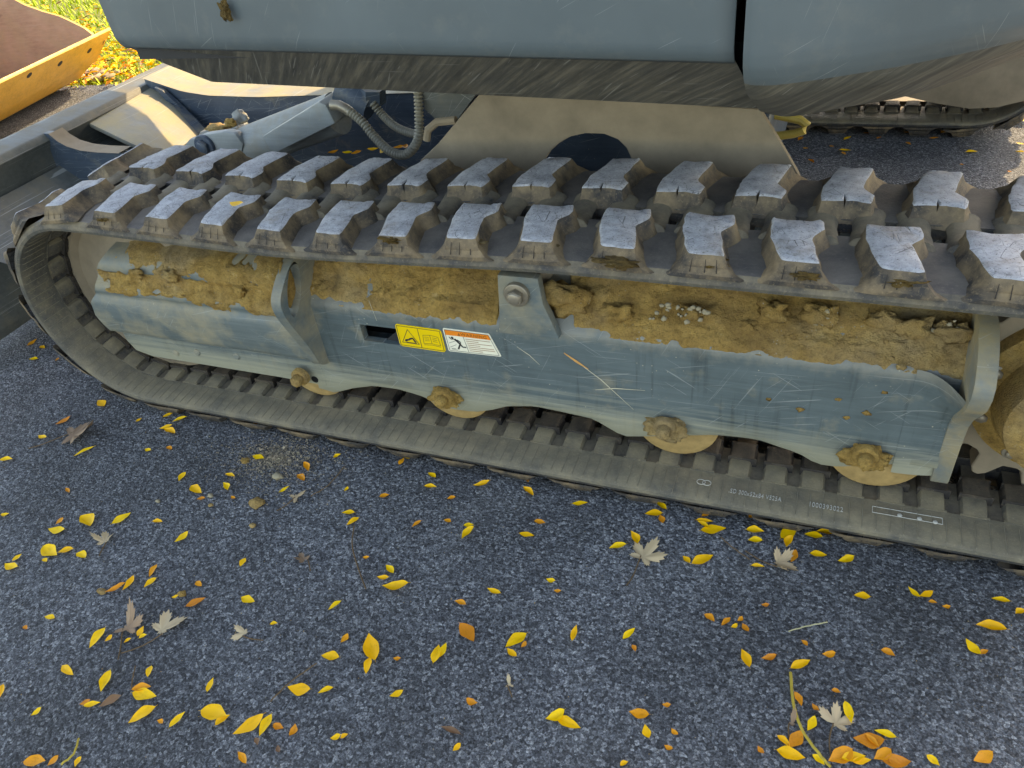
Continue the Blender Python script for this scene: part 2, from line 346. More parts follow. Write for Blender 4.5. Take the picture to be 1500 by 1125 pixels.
# check orientation of the outward normal
_p, _x, _z = frame_at(S0); OUT = 1 if _z.z > 0 else -1
TRK = {}
def rubber_track(y0, mirror, rich):
    Y = (lambda y: y0+y) if not mirror else (lambda y: y0-y)
    def pt(s, y, t): 
        p, xa, za = frame_at(s); return p+za*(t*OUT)+Vector((0, Y(y), 0))
    fr = [0, .09, .21, .29, .40, .50, .60, .71, .79, .91]
    stations = [S0+(k-.5)*PIT+f*PIT for k in range(NL) for f in fr]; hole = [(.29 <= f < .71) for k in range(NL) for f in fr]
    loopA = [(.016,.0085,0),(.010,.004,0),(.0072,-.003,1),(.0085,-.008,1),(.013,-.0108,1),(.04,-.0125,1),(.066,-.0135,1),(.068,-.010,0),(.128,-.010,0),(.128,.009,0),(.07,.009,2)]
    b = MB(); n = len(stations)
    for side in (0, 1):
        lp = [(y if not side else .3-y, t, mi) for y, t, mi in loopA]; L = len(lp)
        vs = [pt(s, y, t) for s in stations for (y, t, _) in lp]; o = len(b.v); b.v += vs
        for i in range(n):
            j = (i+1) % n
            for k in range(L):
                k2 = (k+1) % L
                b.f.append((o+i*L+k, o+i*L+k2, o+j*L+k2, o+j*L+k)); b.mi.append(1 if lp[k][2] == 1 and lp[k2][2] == 1 else (2 if k >= 9 else 0))
    for k in range(NL):                # steel-cored bridges between the sprocket holes
        s1 = S0+(k-.5)*PIT-.29*PIT; s2 = s1+.58*PIT; sm = (s1+s2)/2
        v = [pt(s, y, t) for s in (s1, sm, s2) for (y, t) in ((.127,.0085),(.173,.0085),(.173,-.011),(.127,-.011))]
        f = [(q*4+r, q*4+(r+1) % 4, q*4+4+(r+1) % 4, q*4+4+r) for q in (0, 1) for r in range(4)]+[(0,1,2,3),(8,9,10,11)]
        b.add(v, f, 0)
        def hump(u, v, sm=sm, k=k):
            a_ = (u-.5)*2; y = lerp(.100, .200, v); e = 1-a_*a_; q = abs(v-.5)*2
            return pt(sm+a_*.0175*(1+.25*q)+.004*(v-.5)*(1 if k % 2 else -1), y, .0065+(e**.6*(.0075+.009*max(0, q-.25))+.0025)*min(1, (1-q)*5)-.0025)
        b.grid(hump, 8, 10, 0)
    if rich:
        for k in range(NL*3):          # fine moulded lines across the flange
            s = S0+(k/3)*PIT+.004; jy = .004*noise.noise(Vector((k*.7, 1, 2)))
            v = [pt(s+q, y, t) for (y, t) in ((.0078,-.0055),(.013,-.0110),(.04,-.0127),(.0585+jy,-.0133)) for q in (-.0005,.0005)]
            v2 = [pt(s+q, y, t-.0006) for (y, t) in ((.0078,-.0055),(.013,-.0110),(.04,-.0127),(.0585+jy,-.0133)) for q in (-.0003,.0003)]
            b.add(v+v2, [(8+2*i, 9+2*i, 11+2*i, 10+2*i) for i in range(3)]+[(2*i, 8+2*i, 10+2*i, 2+2*i) for i in range(3)]+[(9+2*i, 1+2*i, 3+2*i, 11+2*i) for i in range(3)], 3)
    o = b.build('rubber_track', [M['rubber'], M['flange'], M['rubber_top'], M['rib']], EX, True, 30)
    def frm(s):
        p, xa, za = frame_at(s); za = za*OUT; ya = Vector((0, -1 if mirror else 1, 0)); xa = ya.cross(za)
        if mirror: xa = -xa
        mm = Matrix((xa, ya, za)).transposed().to_4x4(); mm.translation = p+Vector((0, y0, 0)); return mm
    return o, frm, pt
LUG = [(.0075,.0200),(-.0095,.079),(-.0115,.123),(.0125,.1185),(.032,.1185),(.0465,.124),(.0505,.1),(.0365,.0785),(.0495,.0185)]
def lug_mesh(seed, crack):
    rg = random.Random(seed)
    P0 = [Vector((x, y, 0)) for x, y in LUG]; P = []; nP = len(P0)
    for i in range(nP):
        if i == 3 and crack:
            P += [Vector((.0150,.1187,0)), Vector((.0168+.002*(rg.random()-.5),.101+.009*rg.random(),0)), Vector((.0182,.1185,0))]; continue
        if i == 3: P.append(P0[i]); continue
        a_, b_, c_ = P0[i-1], P0[i], P0[(i+1) % nP]; k1 = min(.3, .006/(a_-b_).length); k2 = min(.3, .006/(c_-b_).length)
        P += [b_.lerp(a_, k1), b_.lerp(a_, k1*.3).lerp(b_.lerp(c_, k2*.3), .5), b_.lerp(c_, k2)]
    P = [p+Vector((rg.uniform(-.0009,.0009), rg.uniform(-.0009,.0009), 0)) for p in P]
    # extra points on long sides for a worn outline
    Q = []
    nP = len(P)
    for i in range(nP):
        a_, b_ = P[i], P[(i+1) % nP]; Q.append(a_)
        if (b_-a_).length > .03:
            for t in (.33, .66):
                Q.append(a_.lerp(b_, t)+Vector((rg.uniform(-.0012,.0012), rg.uniform(-.0012,.0012), 0)))
        elif (b_-a_).length > .018: Q.append(a_.lerp(b_, .5)+Vector((rg.uniform(-.001,.001), rg.uniform(-.001,.001), 0)))
    P = Q; nP = len(P)
    ar = sum(P[i].x*P[(i+1) % nP].y-P[(i+1) % nP].x*P[i].y for i in range(nP)); sg = 1 if ar > 0 else -1
    nr = []
    for i in range(nP):
        e1 = (P[i]-P[i-1]).normalized(); e2 = (P[(i+1) % nP]-P[i]).normalized()
        d = Vector((e1.y+e2.y, -(e1.x+e2.x), 0))*sg
        nr.append(d.normalized() if d.length > .2 else Vector((0, 0, 0)))
    h = .024
    def off(i, d, z):
        p = P[i]+nr[i]*d
        return (p.x, p.y, z)
    b = MB(); rings = []
    def base(i, d, z):
        p = P[i]+nr[i]*d; y = p.y
        x = p.x
        if P[i].y < .03:
            y = P[i].y-(.0125 if z < .003 else .0065 if z < .015 else 0); x += (p.x-.0285)*(.42 if z < 0 else .25 if z < .003 else .08)
        return (x, y, z)
    rings = [[base(i, .0135, -.004) for i in range(nP)], [base(i, .0085, .0015) for i in range(nP)], [base(i, .0052, .008) for i in range(nP)], [base(i, .0030, .0115) for i in range(nP)], [off(i, .0004, h-.0022) for i in range(nP)],
             [off(i, -.0022-rg.random()*.0014 if nr[i].length > .5 else 0, h+rg.uniform(-.0009,.0004)) for i in range(nP)]]
    v = [q for r in rings for q in r]; f = []; mi = []
    for k in range(5):
        for i in range(nP):
            f.append((k*nP+i, k*nP+(i+1) % nP, (k+1)*nP+(i+1) % nP, (k+1)*nP+i)); mi.append(1 if k == 4 else 0)
    f.append(tuple(5*nP+i for i in range(nP))); mi.append(1)
    o = len(b.v); b.v += [Vector(q) for q in v]; b.f += f; b.mi += mi
    for x in (.013, .027, .041):            # creases moulded down the outer end
        x += rg.uniform(-.003,.003); w_ = .0007
        b.add([(x-w_*.4,.0165,.0175),(x+w_*.4,.0165,.0175),(x+w_+.001*(x-.027)*90,.0085,.004),(x-w_+.001*(x-.027)*90,.0085,.004),(x-w_,.0168,-.004),(x+w_,.0168,-.004)],
              [(0,1,2,3),(3,2,5,4)], 2)
    me = bpy.data.meshes.new('tread_lug'); me.from_pydata([tuple(q) for q in b.v], [], b.f)
    for x in (M['lugside'], M['lugtop'], M['crack']): me.materials.append(x)
    for p, i in zip(me.polygons, b.mi): p.material_index = i; p.use_smooth = True
    bb = bmesh.new(); bb.from_mesh(me); bmesh.ops.recalc_face_normals(bb, faces=bb.faces)
    bmesh.ops.triangulate(bb, faces=[q for q in bb.faces if len(q.verts) > 4]); bb.to_mesh(me); bb.free()
    me.set_sharp_from_angle(angle=R_(38)); return me
def mirror_mesh(me):
    c = me.copy(); c.transform(Matrix.Translation((0, .3, 0))@Matrix.Diagonal((1, -1, 1, 1))); c.flip_normals(); return c
LO = [lug_mesh(k, False) for k in range(14)]; LI = [mirror_mesh(lug_mesh(40+k, True)) for k in range(14)]
def wedge_block(x0, x1, y0, y1, h0, h1, rough, seed, mat, name):
    rg = random.Random(seed); b = MB()
    def f(u, v):
        x = lerp(x0, x1, u); y = lerp(y0, y1, v); e = min(u, 1-u); hh = lerp(h0, h1, min(1, v*1.6))
        z = -(.009+hh*min(1, e*9+.0)+rough*fbm(x*300+seed, y*300, 0, 2)*(1 if .02 < e else 0)); 
        return Vector((x, y, z))
    b.grid(f, 10, 6); c = len(b.v)
    b.box((x0+.0015, y1-.001, -.009-h1+.002), (x1-.0015, y1+.002, -.008))
    b.box((x0, y0+.0004, -.009-h0*.9), (x1, y0+.003, -.008))
    me = bpy.data.meshes.new(name); me.from_pydata([tuple(q) for q in b.v], [], b.f); me.materials.append(mat)
    for p in me.polygons: p.use_smooth = True
    bb = bmesh.new(); bb.from_mesh(me); bmesh.ops.recalc_face_normals(bb, faces=bb.faces); bb.to_mesh(me); bb.free()
    me.set_sharp_from_angle(angle=R_(40)); return me
BLK = [wedge_block(-.0175, .0185, .064, .097, .0075, .0115, .0004, k, M['block'], 'guide_block') for k in range(4)]
PAD = [wedge_block(-.0225, .0195, .095, .128, .018, .0185, .0011, 10+k, M['pad'], 'worn_pad') for k in range(5)]
BLKM = [mirror_mesh(x) for x in BLK]; PADM = [mirror_mesh(x) for x in PAD]
def piece(name, me, parent, mw):
    o = bpy.data.objects.new(name, me); COL.objects.link(o); o.parent = parent; o.matrix_local = mw; return o
OUTER0 = S0-(.5785-.546)                 # reference of the outer lug row on the top strand
rr = random.Random(5)
def dress(trk, frm, far_blocks):
    for k in range(NL//2):
        jit = Matrix.Rotation(rr.uniform(-.015,.015), 4, 'Z')
        piece('tread_lug', LO[rr.randrange(14)], trk, frm(OUTER0+k*2*PIT)@Matrix.Translation((0, 0, .0085))@jit)
        piece('tread_lug', LI[rr.randrange(14)], trk, frm(OUTER0+(k*2+1)*PIT+.0015)@Matrix.Translation((0, 0, .0085)))
    for k in range(NL):
        fm = frm(S0+(k+BLKPH)*PIT)
        piece('guide_block', BLK[k % 4], trk, fm); piece('guide_pad', PAD[(k*3) % 5], trk, fm)
        if far_blocks:
            piece('guide_block', BLKM[k % 4], trk, fm); piece('guide_pad', PADM[(k*3) % 5], trk, fm)
# block phase so that a block's right corner falls on X = n*.0525 on the ground strand
s_bot = cum[300]+cum[180+300]-cum[300]      # start of the ground strand
s_x0 = s_bot+(0-IC[0])                      # X = 0 on the ground strand
BLKPH = ((s_x0-.0185-S0)/PIT) % 1.0
near, frm_n, pt_n = rubber_track(0., False, True)
dress(near, frm_n, True)
FARY = 1.52
far, frm_f, pt_f = rubber_track(FARY, False, True)
dress(far, frm_f, False)
tag(near, 'near rubber track with worn pale tread lugs'); tag(far, 'far rubber track in the shade behind the undercarriage')
# lettering moulded on the ground strand flange
def text_mesh(s, size, ext=.0003):
    cu = bpy.data.curves.new('txt', 'FONT'); cu.body = s; cu.size = size; cu.extrude = ext; cu.space_character = 1.1
    o = bpy.data.objects.new('txt', cu); COL.objects.link(o); dg = bpy.context.evaluated_depsgraph_get()
    me = bpy.data.meshes.new_from_object(o.evaluated_get(dg)); bpy.data.objects.remove(o); return me
def flat_text(s, size, org, ux, uy, mat, parent, name, ext=.0003, sx=1.):
    me = text_mesh(s, size, ext); me.transform(Matrix.Diagonal((sx, 1, 1, 1))); ux = Vector(ux).normalized(); uy = Vector(uy).normalized(); uz = ux.cross(uy)
    mm = Matrix((ux, uy, uz)).transposed().to_4x4(); mm.translation = Vector(org); me.transform(mm)
    me.materials.clear(); me.materials.append(mat); o = bpy.data.objects.new(name, me); COL.objects.link(o); o.parent = parent
    if parent in ROOTLOC: o.location = -ROOTLOC[parent]
    return o
zf = IC[1]-RI+.0128
for s, p0, sz in (('.SD 300x52x84 V525A', (1067, 721), .0118), ('1000393022', (1184, 741), .0125)):
    q = atz(p0[0], p0[1], zf); o = flat_text(s, sz, q, (1, 0, 0), (0, 1, .03), M['letter'], near, 'moulded_lettering', sx=.62 if s[0] == '.' else .68)
q = atz(1027, 706, zf)
b = MB()
for dx in (0, .0085):
    ring = [(q+Vector((dx+.0062*math.cos(t*math.pi/10), .0052*math.sin(t*math.pi/10), .0004))) for t in range(21)]; b.tube(ring, .0005, 5, 0, False)
o = b.build('moulded_logo', M['letter'], near)
for px, py in ((1318, 755), (1347, 760), (1370, 765)):
    c = atz(px, py, zf); b = MB(); b.lathe([(-.002,.0032),(.0006,.0032),(.0016,.002)], c, (0,0,1), 12); b.build('marker_stud', M['letter'], near, True)
b = MB(); c0 = atz(1278, 744, zf); c1 = atz(1381, 772, zf); 
y_a, y_b = c0.y+.003, c0.y-.0085
for seg in (((c0.x, y_a), (c1.x, y_a)), ((c0.x, y_b), (c1.x, y_b)), ((c0.x, y_a), (c0.x, y_b)), ((c1.x, y_a), (c1.x, y_b))):
    b.tube([(seg[0][0], seg[0][1], c0.z+.0005), (seg[1][0], seg[1][1], c0.z+.0005)], .0005, 5)
b.build('moulded_frame', M['letter'], near)

# ---- track frame
TF_ = MB()
bx = [-.16,-.148,-.09,-.04,.003,.048,.097,.139,.19,.235,.264,.297,.345,.39,.442,.474,.489,.517,.57,.624,.657,.685,.72,.742,.762,.777,.797,.85,.886,.915]
bz = [.104,.104,.092,.084,.102,.115,.116,.109,.09,.092,.101,.116,.125,.122,.117,.098,.091,.097,.11,.123,.126,.127,.118,.113,.101,.097,.099,.117,.124,.124]
def track_frame(y0, sgn, parent_name, mat):
    b = MB(); YY = lambda y: y0+sgn*y
    X = sorted(set([-.07+.985*i/70 for i in range(71)]+[.057,.065,.116,.123]))
    rows = [None, None, .165, .215, .247, .268, .276, .2815, .287, .345]
    yy = [.065, .065, .065, .065, .065, .065, .066, .0695, .0745, .130]
    vs = []
    for x in X:
        zb = interp(bx, bz, x)
        zs = [zb, zb+(.165-zb)*.45]+rows[2:]
        col = [(x, YY(.085), zb+.001), (x, YY(.068), zb)]+[(x, YY(y), z+(.003 if k == 0 else 0)) for k, (y, z) in enumerate(zip(yy, zs))]+[(x, YY(.20), .345), (x, YY(.20), .2), (x, YY(.085), .19)]
        vs.append(col)
    n = len(vs[0]); o = len(b.v); b.v += [Vector(p) for c in vs for p in c]
    for i in range(len(X)-1):
        for k in range(n-1):
            if k == 5 and .056 < X[i] and X[i+1] < .124 : continue      # slot
            b.f.append((i*n+k, (i+1)*n+k, (i+1)*n+k+1, i*n+k+1)); b.mi.append(0)
    for x0, x1, z0, z1 in ((.057, .123, .215, .247),):      # slot walls
        b.add([(x0,YY(.065),z0),(x1,YY(.065),z0),(x1,YY(.065),z1),(x0,YY(.065),z1),(x0,YY(.078),z0),(x1,YY(.078),z0),(x1,YY(.078),z1),(x0,YY(.078),z1)], [(0,1,5,4),(1,2,6,5),(2,3,7,6),(3,0,4,7)], 0)
        b.add([(x0-.03,YY(.12),z0-.03),(x1+.03,YY(.12),z0-.03),(x1+.03,YY(.12),z1+.03),(x0-.03,YY(.12),z1+.03)], [(0,1,2,3)], 1)
        b.add([(.094,YY(.074),.2155),(.1225,YY(.074),.2155),(.1225,YY(.074),.240)], [(0,1,2)], 2)
    return b.build(parent_name, [mat, M['black'], M['dark']], EX, True, 50)
TF = track_frame(0, 1, 'track_frame', M['frame'])
tag(TF, 'scuffed blue grey track frame caked with mud')
def clod(c, r, seed, parent, mat='mud', sq=(1, .6, .8), name='mud_clod', sub=3, rough=.5):
    bm = bmesh.new(); bmesh.ops.create_icosphere(bm, subdivisions=sub, radius=1)
    for v in bm.verts:
        d = 1+rough*fbm(v.co.x*1.6+seed, v.co.y*1.6, v.co.z*1.6, 4)+.12*fbm(v.co.x*6+seed, v.co.y*6, v.co.z*6, 3)
        v.co = Vector((v.co.x*sq[0], v.co.y*sq[1], v.co.z*sq[2]))*(d*r)+Vector(c)
    me = bpy.data.meshes.new(name); bm.to_mesh(me); bm.free(); me.materials.append(M[mat])
    for p in me.polygons: p.use_smooth = True
    return place(bpy.data.objects.new(name, me), parent)
def sub(b, name, mats, parent, smooth=False, angle=None):
    o = b.build(name, mats, None, smooth, angle); o.parent = parent; return o      # parents are at the root's shifted origin
# front guard section over the idler
b = MB()
prof = [(.125,.338),(.085,.331),(.070,.323),(.062,.312),(.0605,.302),(.0655,.291),(.0625,.282),(.052,.273),(.049,.262),(.054,.250),(.049,.242),(.046,.232),(.047,.205),(.051,.18),(.055,.164),(.063,.157),(.095,.155)]
xl_z = [.155,.161,.18,.201,.236,.255,.272,.286,.31,.329,.34]; xl = [-.49,-.518,-.522,-.526,-.517,-.498,-.489,-.487,-.470,-.453,-.45]
NX = 60
def f(u, v):
    k = v*(len(prof)-1); i = min(int(k), len(prof)-2); t = k-i
    y = lerp(prof[i][0], prof[i+1][0], t); z = lerp(prof[i][1], prof[i+1][1], t); x0 = interp(xl_z, xl, z)
    x = lerp(x0, -.055, u); return Vector((x, y, z))
b.grid(f, NX, (len(prof)-1)*2)
b.add([f(0, k/16)+Vector((0,0,0)) for k in range(17)]+[f(0, k/16)+Vector((.03, .05, 0)) for k in range(17)], [(k, k+1, 18+k, 17+k) for k in range(16)])
o = b.build('front_guard', M['frame_dusty'], EX, True, 60); FG = o
tag(FG, 'ribbed dusty guard section ahead of the tow lug')
# lower plate under the guard
lowp = [(-.502,.157),(-.5,.135),(-.489,.114),(-.451,.105),(-.323,.104),(-.148,.103),(-.05,.100),(-.05,.157)]
b = MB(); b.prism([Vector((x, .064, z)) for x, z in lowp], (0, .02, 0)); LP = b.build('lower_plate', M['frame'], EX); bevel(LP, .003)
for px, py in ((258, 517), (289, 516), (347, 522)):
    c = aty(px, py, .064); b = MB(); b.lathe([(.004,.0075),(-.001,.0072),(-.0032,.005)], c, (0,1,0), 14); o = b.build('weld_plug', M['frame_dusty'], EX, True)
# tow lug rib and end plate : profile in y,z
TX = -.047
ribp = [(q.y, q.z) for q in (atx(px, py, TX) for px, py in ((420,372),(410,388),(402,412),(396,437),(398,452),(406,467),(420,484),(434,500),(446,516),(455,531),(463,533)))]+[(.085,.15),(.11,.21),(.12,.26),(.135,.33)]
def smooth_poly(P, it=1):
    for _ in range(it):
        Q = []
        for i in range(len(P)):
            a_, b_ = Vector(P[i]), Vector(P[(i+1) % len(P)]); Q += [tuple(a_.lerp(b_, .25)), tuple(a_.lerp(b_, .75))]
        P = Q
    return P
def ear(x0, x1, prof, hole, name, mat):
    P = smooth_poly(prof, 2); b = MB(); n = len(P)
    if not hole:
        b.prism([Vector((x0, y, z)) for y, z in P], (x1-x0, 0, 0))
    else:
        hc = hole; H = []
        # ring faces between outline and elongated eye
        for (y, z) in P:
            an = math.atan2(z-hc[1], y-hc[0]); d = Vector((math.cos(an)*hc[2], math.sin(an)*hc[3])); H.append((hc[0]+d.x*math.cos(hc[4])-d.y*math.sin(hc[4]), hc[1]+d.x*math.sin(hc[4])+d.y*math.cos(hc[4])))
        v = [Vector((x, y, z)) for x in (x0, x1) for y, z in P]+[Vector((x, y, z)) for x in (x0, x1) for y, z in H]
        f = []
        for i in range(n):
            j = (i+1) % n
            f += [(i, j, n+j, n+i), (2*n+i, 2*n+j, 3*n+j, 3*n+i), (i, j, 2*n+j, 2*n+i), (n+i, n+j, 3*n+j, 3*n+i)]
        b.add(v, f)
    o = b.build(name, mat, EX, True, 30); return o
ec = atx(431, 424, TX+.018); tow = ear(TX, TX+.018, ribp, (ec.y, ec.z, .017, .043, -.5), 'tow_lug', M['plate'])
clod((TX+.002, ec.y+.006, ec.z), .034, 5.5, EX, 'mud', (.16,.55,1.2), rough=.3)
endp = [(.16,.356),(.074,.356),(.040,.345),(.018,.332),(.003,.316),(.000,.30),(.006,.28),(.024,.256),(.046,.232),(.060,.208),(.064,.17),(.066,.106),(.069,.098),(.078,.098),(.12,.16),(.16,.25)]
b = MB(); b.prism([Vector((.912, y, z)) for y, z in endp], (.022, 0, 0)); EP = b.build('end_plate', M['dustplate'], EX); bevel(EP, .002)
def endweb(u, v):
    z = lerp(.108, .283, v); ye = interp([.098,.17,.208,.232,.256,.28,.30,.316], [.066,.064,.060,.046,.024,.006,.0,.003], z)+.006; x = lerp(.862, .914, u)
    return Vector((x, lerp(.0655 if z < .28 else .0655+(z-.28)*.95, ye, u**2.2)-.0012, z))
b = MB(); b.grid(endweb, 10, 20); b.build('end_web', M['frame'], EX, True, 70)
# carrier roller bracket, roller and bolt
b = MB(); b.prism([Vector((x, .053, z)) for x, z in ((.308,.272),(.314,.315),(.319,.372),(.379,.372),(.383,.33),(.392,.305),(.402,.274))], (0, .016, 0))
o = b.build('carrier_bracket', M['plate'], EX); bevel(o, .0025)
b = MB(); b.lathe([(-.01,.02),(0,.034),(.02,.036),(.08,.036),(.10,.034),(.11,.02)], (.352,.095,.366), (0,1,0), 36); b.build('carrier_roller', M['steel'], EX, True)
def bolt(c, r=.012, L=.012, name='bolt', mat='steel', parent=EX, ax=(0,1,0)):
    b = MB(); c = Vector(c); axv = Vector(ax)
    b.lathe([(-L*.35,r*1.35),(-L*.3,r*1.5),(.004,r*1.5)], c, ax, 24)
    a_ = axv.orthogonal().normalized(); b2 = axv.cross(a_)
    hx = [c-axv*L+(a_*math.cos(t*math.pi/3+.3)+b2*math.sin(t*math.pi/3+.3))*r for t in range(6)]
    b.prism(hx, axv*(L*.75)); b.lathe([(-L*1.12,r*.62),(-L*1.0,r*.8),(-L*.8,r*.8)], c, ax, 12)
    o = b.build(name, M[mat], parent); bevel(o, .0009, 1); return o
bolt(aty(757, 431, .05), .0125, .014)
# bottom rollers
RB = [aty(*p, .052) for p in ((440, 553), (650, 584), (972, 628), (1266, 672))]
RX = [-.086, .196, .565, .842]
for c, rx in zip(RB, RX):
    b = MB(); b.lathe([(-.006,.02),(-.004,.056),(.0,.064),(.012,.066),(.03,.055),(.09,.053),(.10,.066),(.115,.066),(.118,.03)], (rx, .084, .122), (0,1,0), 48)
    b.build('track_roller', M['rollersteel'], EX, True)
# mud : displaced sheets that sink below the steel where the cake ends
def mud_sheet(name, fn, nrm, nu, nv, thick, parent, mat='mud', seed=0):
    b = MB()
    def g_(u, v):
        p = fn(u, v); return p+nrm(u, v)*thick(u, v, p)
    b.grid(g_, nu, nv); return b.build(name, M[mat], parent, True, 80)
def slope(u, v):
    x = lerp(-.064, .912, u); k = v*1.15-.15
    if k < 0: return Vector((x, .0645, .2785+k*.16))
    return Vector((x, lerp(.0655, .13, k), lerp(.2795, .345, k)))
def slope_n(u, v): return Vector((0, -.75, .66)) if v > .13 else Vector((0, -1, .1))
def slope_t(u, v, p):
    x = p.x; e = .0038+.0035*fbm(x*9, p.z*30, 1, 4)+.0035*fbm(x*45, p.z*70, 7, 5)+.0040*abs(fbm(x*120, p.z*140, 3, 4))+(.012*max(0, fbm(x*16, p.z*26, 12, 4)-.12) if v > .35 else 0)
    k = v*1.15-.15
    lo = interp([-.07,-.045,-.04,.0,.12,.25,.30,.31,.40,.42,.6,.75,.85,.92], [1.5,.6,.14,.10,.02,-.02,.0,.95,.95,.10,.0,.04,.08,-.05], x)+.10*fbm(x*14, 3, 0, 5)+.05*fbm(x*70, 5, 0, 3)
    e += .004*max(0, min(1, (k-.4)*3))
    return e*max(-.3, min(1, (k-lo)*9))-.0012 if k > lo-.1 else -.004
o = mud_sheet('caked_mud', slope, slope_n, 420, 48, slope_t, EX, seed=1); tag(o, 'caked ochre mud along the top of the track frame')
# mud on the front guard
def guard_f(u, v):
    k = v*(9.2); i = min(int(k), len(prof)-2); t = k-i
    y = lerp(prof[i][0], prof[i+1][0], t); z = lerp(prof[i][1], prof[i+1][1], t); x0 = interp(xl_z, xl, z)
    return Vector((lerp(x0+.004, -.078, u), y, z))
def guard_t(u, v, p):
    cov = .0+.55*fbm(p.x*13, p.z*26, 4, 5)+.25*fbm(p.x*60, p.z*80, 9, 3)+interp([0,.25,.42,.5,.6,.8,.9,1], [.15,.12,-.05,.25,.32,.12,-.1,-.5], v)+interp([0,.15,.4,1], [-.25,-.1,.05,.22], u)
    t = .0022+.004*fbm(p.x*60, p.z*90, 2, 4)+.0025*abs(fbm(p.x*150, p.z*170, 5, 3))
    return min(.0035, max(-.004, cov*.012))+(t*.8 if cov > 0 else -.002)
o = mud_sheet('caked_mud', guard_f, lambda u, v: Vector((0, -.85, .5)), 150, 60, guard_t, EX); tag(o, 'thin dried mud over the front guard')
for i, (px, py, r) in enumerate(((441, 553, .013), (651, 583, .020), (974, 627, .022), (1268, 668, .023))):
    clod(aty(px, py, .058), r, i*3.3+1, EX, 'mudpale', (1.2 if i else .9, .6, .78), sub=4, rough=.6)
    bolt(aty(px, py-2, .05), .011, .02, 'roller_bolt', 'mudpale')
clod(aty(1245, 673, .06), .011, 9.1, EX, 'mudpale', (1.2, .5, .6))
for i, (px, py, r) in enumerate(((822, 436, .024), (905, 460, .017), (1015, 458, .012), (1130, 455, .014), (1205, 460, .017), (1290, 470, .013), (1340, 480, .015), (1395, 485, .016), (560, 430, .012), (480, 425, .012), (1180, 495, .012), (1100, 480, .010), (350, 425, .010), (250, 405, .012), (200, 400, .010), (660, 440, .012))):
    clod(aty(px, py, .088 if px > 440 else .055), r, 30+i*2.7, EX, 'mud', (1.3, .7, .9), rough=.8)
# gravel lumps caught in the mud
for (cx, cy) in ((965, 453), (1030, 455), (1200, 462), (1385, 480), (1000, 460)):
    for k in range(9):
        clod(aty(cx+rr.uniform(-17, 17), cy+rr.uniform(-10, 14), .082), rr.uniform(.0022, .0048), rr.uniform(0, 50), EX, 'stone', (1, .8, .8), 'mud_gravel', 1, .6)
for (px, py) in ((1163, 493), (1295, 575), (1320, 538), (1228, 585), (1270, 605), (1240, 612), (1126, 585), (1172, 600), (1298, 500), (1305, 525)):
    clod(aty(px, py, .0645), rr.uniform(.0025, .005), rr.uniform(0, 50), EX, 'mudpale', (1.3, .25, .9), 'mud_speck', 2, .7)
# decals
def decal(name, corners, inset, y, mats):
    pass
def quadP(c, u, v): return c[0].lerp(c[1], u).lerp(c[3].lerp(c[2], u), v)
D1 = [Vector((.124,0,.2575)), Vector((.2045,0,.2562)), Vector((.2062,0,.2135)), Vector((.1245,0,.2148))]
D2 = [Vector((.2085,0,.2605)), Vector((.2863,0,.2600)), Vector((.3015,0,.2195)), Vector((.2115,0,.2170))]
def P2(c, u, v, y): q = quadP(c, u, v); return Vector((q.x, y, q.z))
def flatpoly(b, c, pts, y, i): b.add([P2(c, u, v, y) for u, v in pts], [tuple(range(len(pts)))], i)
def line(b, c, a_, d_, wd, y, i):
    p, q = P2(c, *a_, y), P2(c, *d_, y); t = (q-p).normalized(); n_ = Vector((-t.z, 0, t.x))*wd/2; b.add([p+n_, q+n_, q-n_, p-n_], [(0,1,2,3)], i)
def rrect(m, r=.06, k=4):
    P = []
    for cx, cy, a0 in ((1-m-r, 1-m-2*r, 0), (m+r, 1-m-2*r, 90), (m+r, m+2*r, 180), (1-m-r, m+2*r, 270)):
        for j in range(k+1): an = R_(a0+90*j/k); P.append((cx+r*math.cos(an), cy+2*r*math.sin(an)))
    return P
b = MB(); yd = .0638
b.prism([P2(D1, u, v, yd) for u, v in rrect(0)], (0, .0012, 0), 0)
for (p, q) in (((.03,.06),(.97,.06)), ((.97,.06),(.97,.94)), ((.97,.94),(.03,.94)), ((.03,.94),(.03,.06)), ((.49,.06),(.49,.94)), ((.26,.18),(.08,.80)), ((.08,.80),(.45,.80)), ((.45,.80),(.26,.18))):
    line(b, D1, p, q, .0009, yd-.0004, 1)
for pl in ([(.14,.74),(.16,.64),(.27,.60),(.27,.66),(.20,.70),(.19,.75)], [(.24,.58),(.33,.52),(.35,.57),(.28,.63)], [(.31,.56),(.35,.55),(.40,.73),(.36,.74)], [(.17,.77),(.40,.75),(.40,.78),(.17,.79)]): flatpoly(b, D1, pl, yd-.0004, 1)
for (p, q) in (((.58,.34),(.73,.30)), ((.73,.30),(.90,.34)), ((.58,.34),(.56,.72)), ((.90,.34),(.92,.72)), ((.56,.72),(.74,.68)), ((.74,.68),(.92,.72)), ((.73,.30),(.74,.68)), ((.56,.78),(.74,.74)), ((.74,.74),(.92,.78)), ((.60,.42),(.70,.40)), ((.60,.5),(.70,.48)), ((.60,.58),(.70,.56)), ((.77,.40),(.87,.42)), ((.77,.48),(.87,.5)), ((.77,.56),(.87,.58))):
    line(b, D1, p, q, .0006, yd-.0004, 1)
sub(b, 'warning_decal', [M['decy'], M['deck']], TF)
b = MB()
b.prism([P2(D2, u, v, yd) for u, v in rrect(0, .03)], (0, .0012, 0), 0)
for (p, q) in (((.03,.05),(.97,.05)), ((.97,.05),(.97,.95)), ((.97,.95),(.03,.95)), ((.03,.95),(.03,.05)), ((.40,.27),(.40,.95))): line(b, D2, p, q, .0007, yd-.0004, 1)
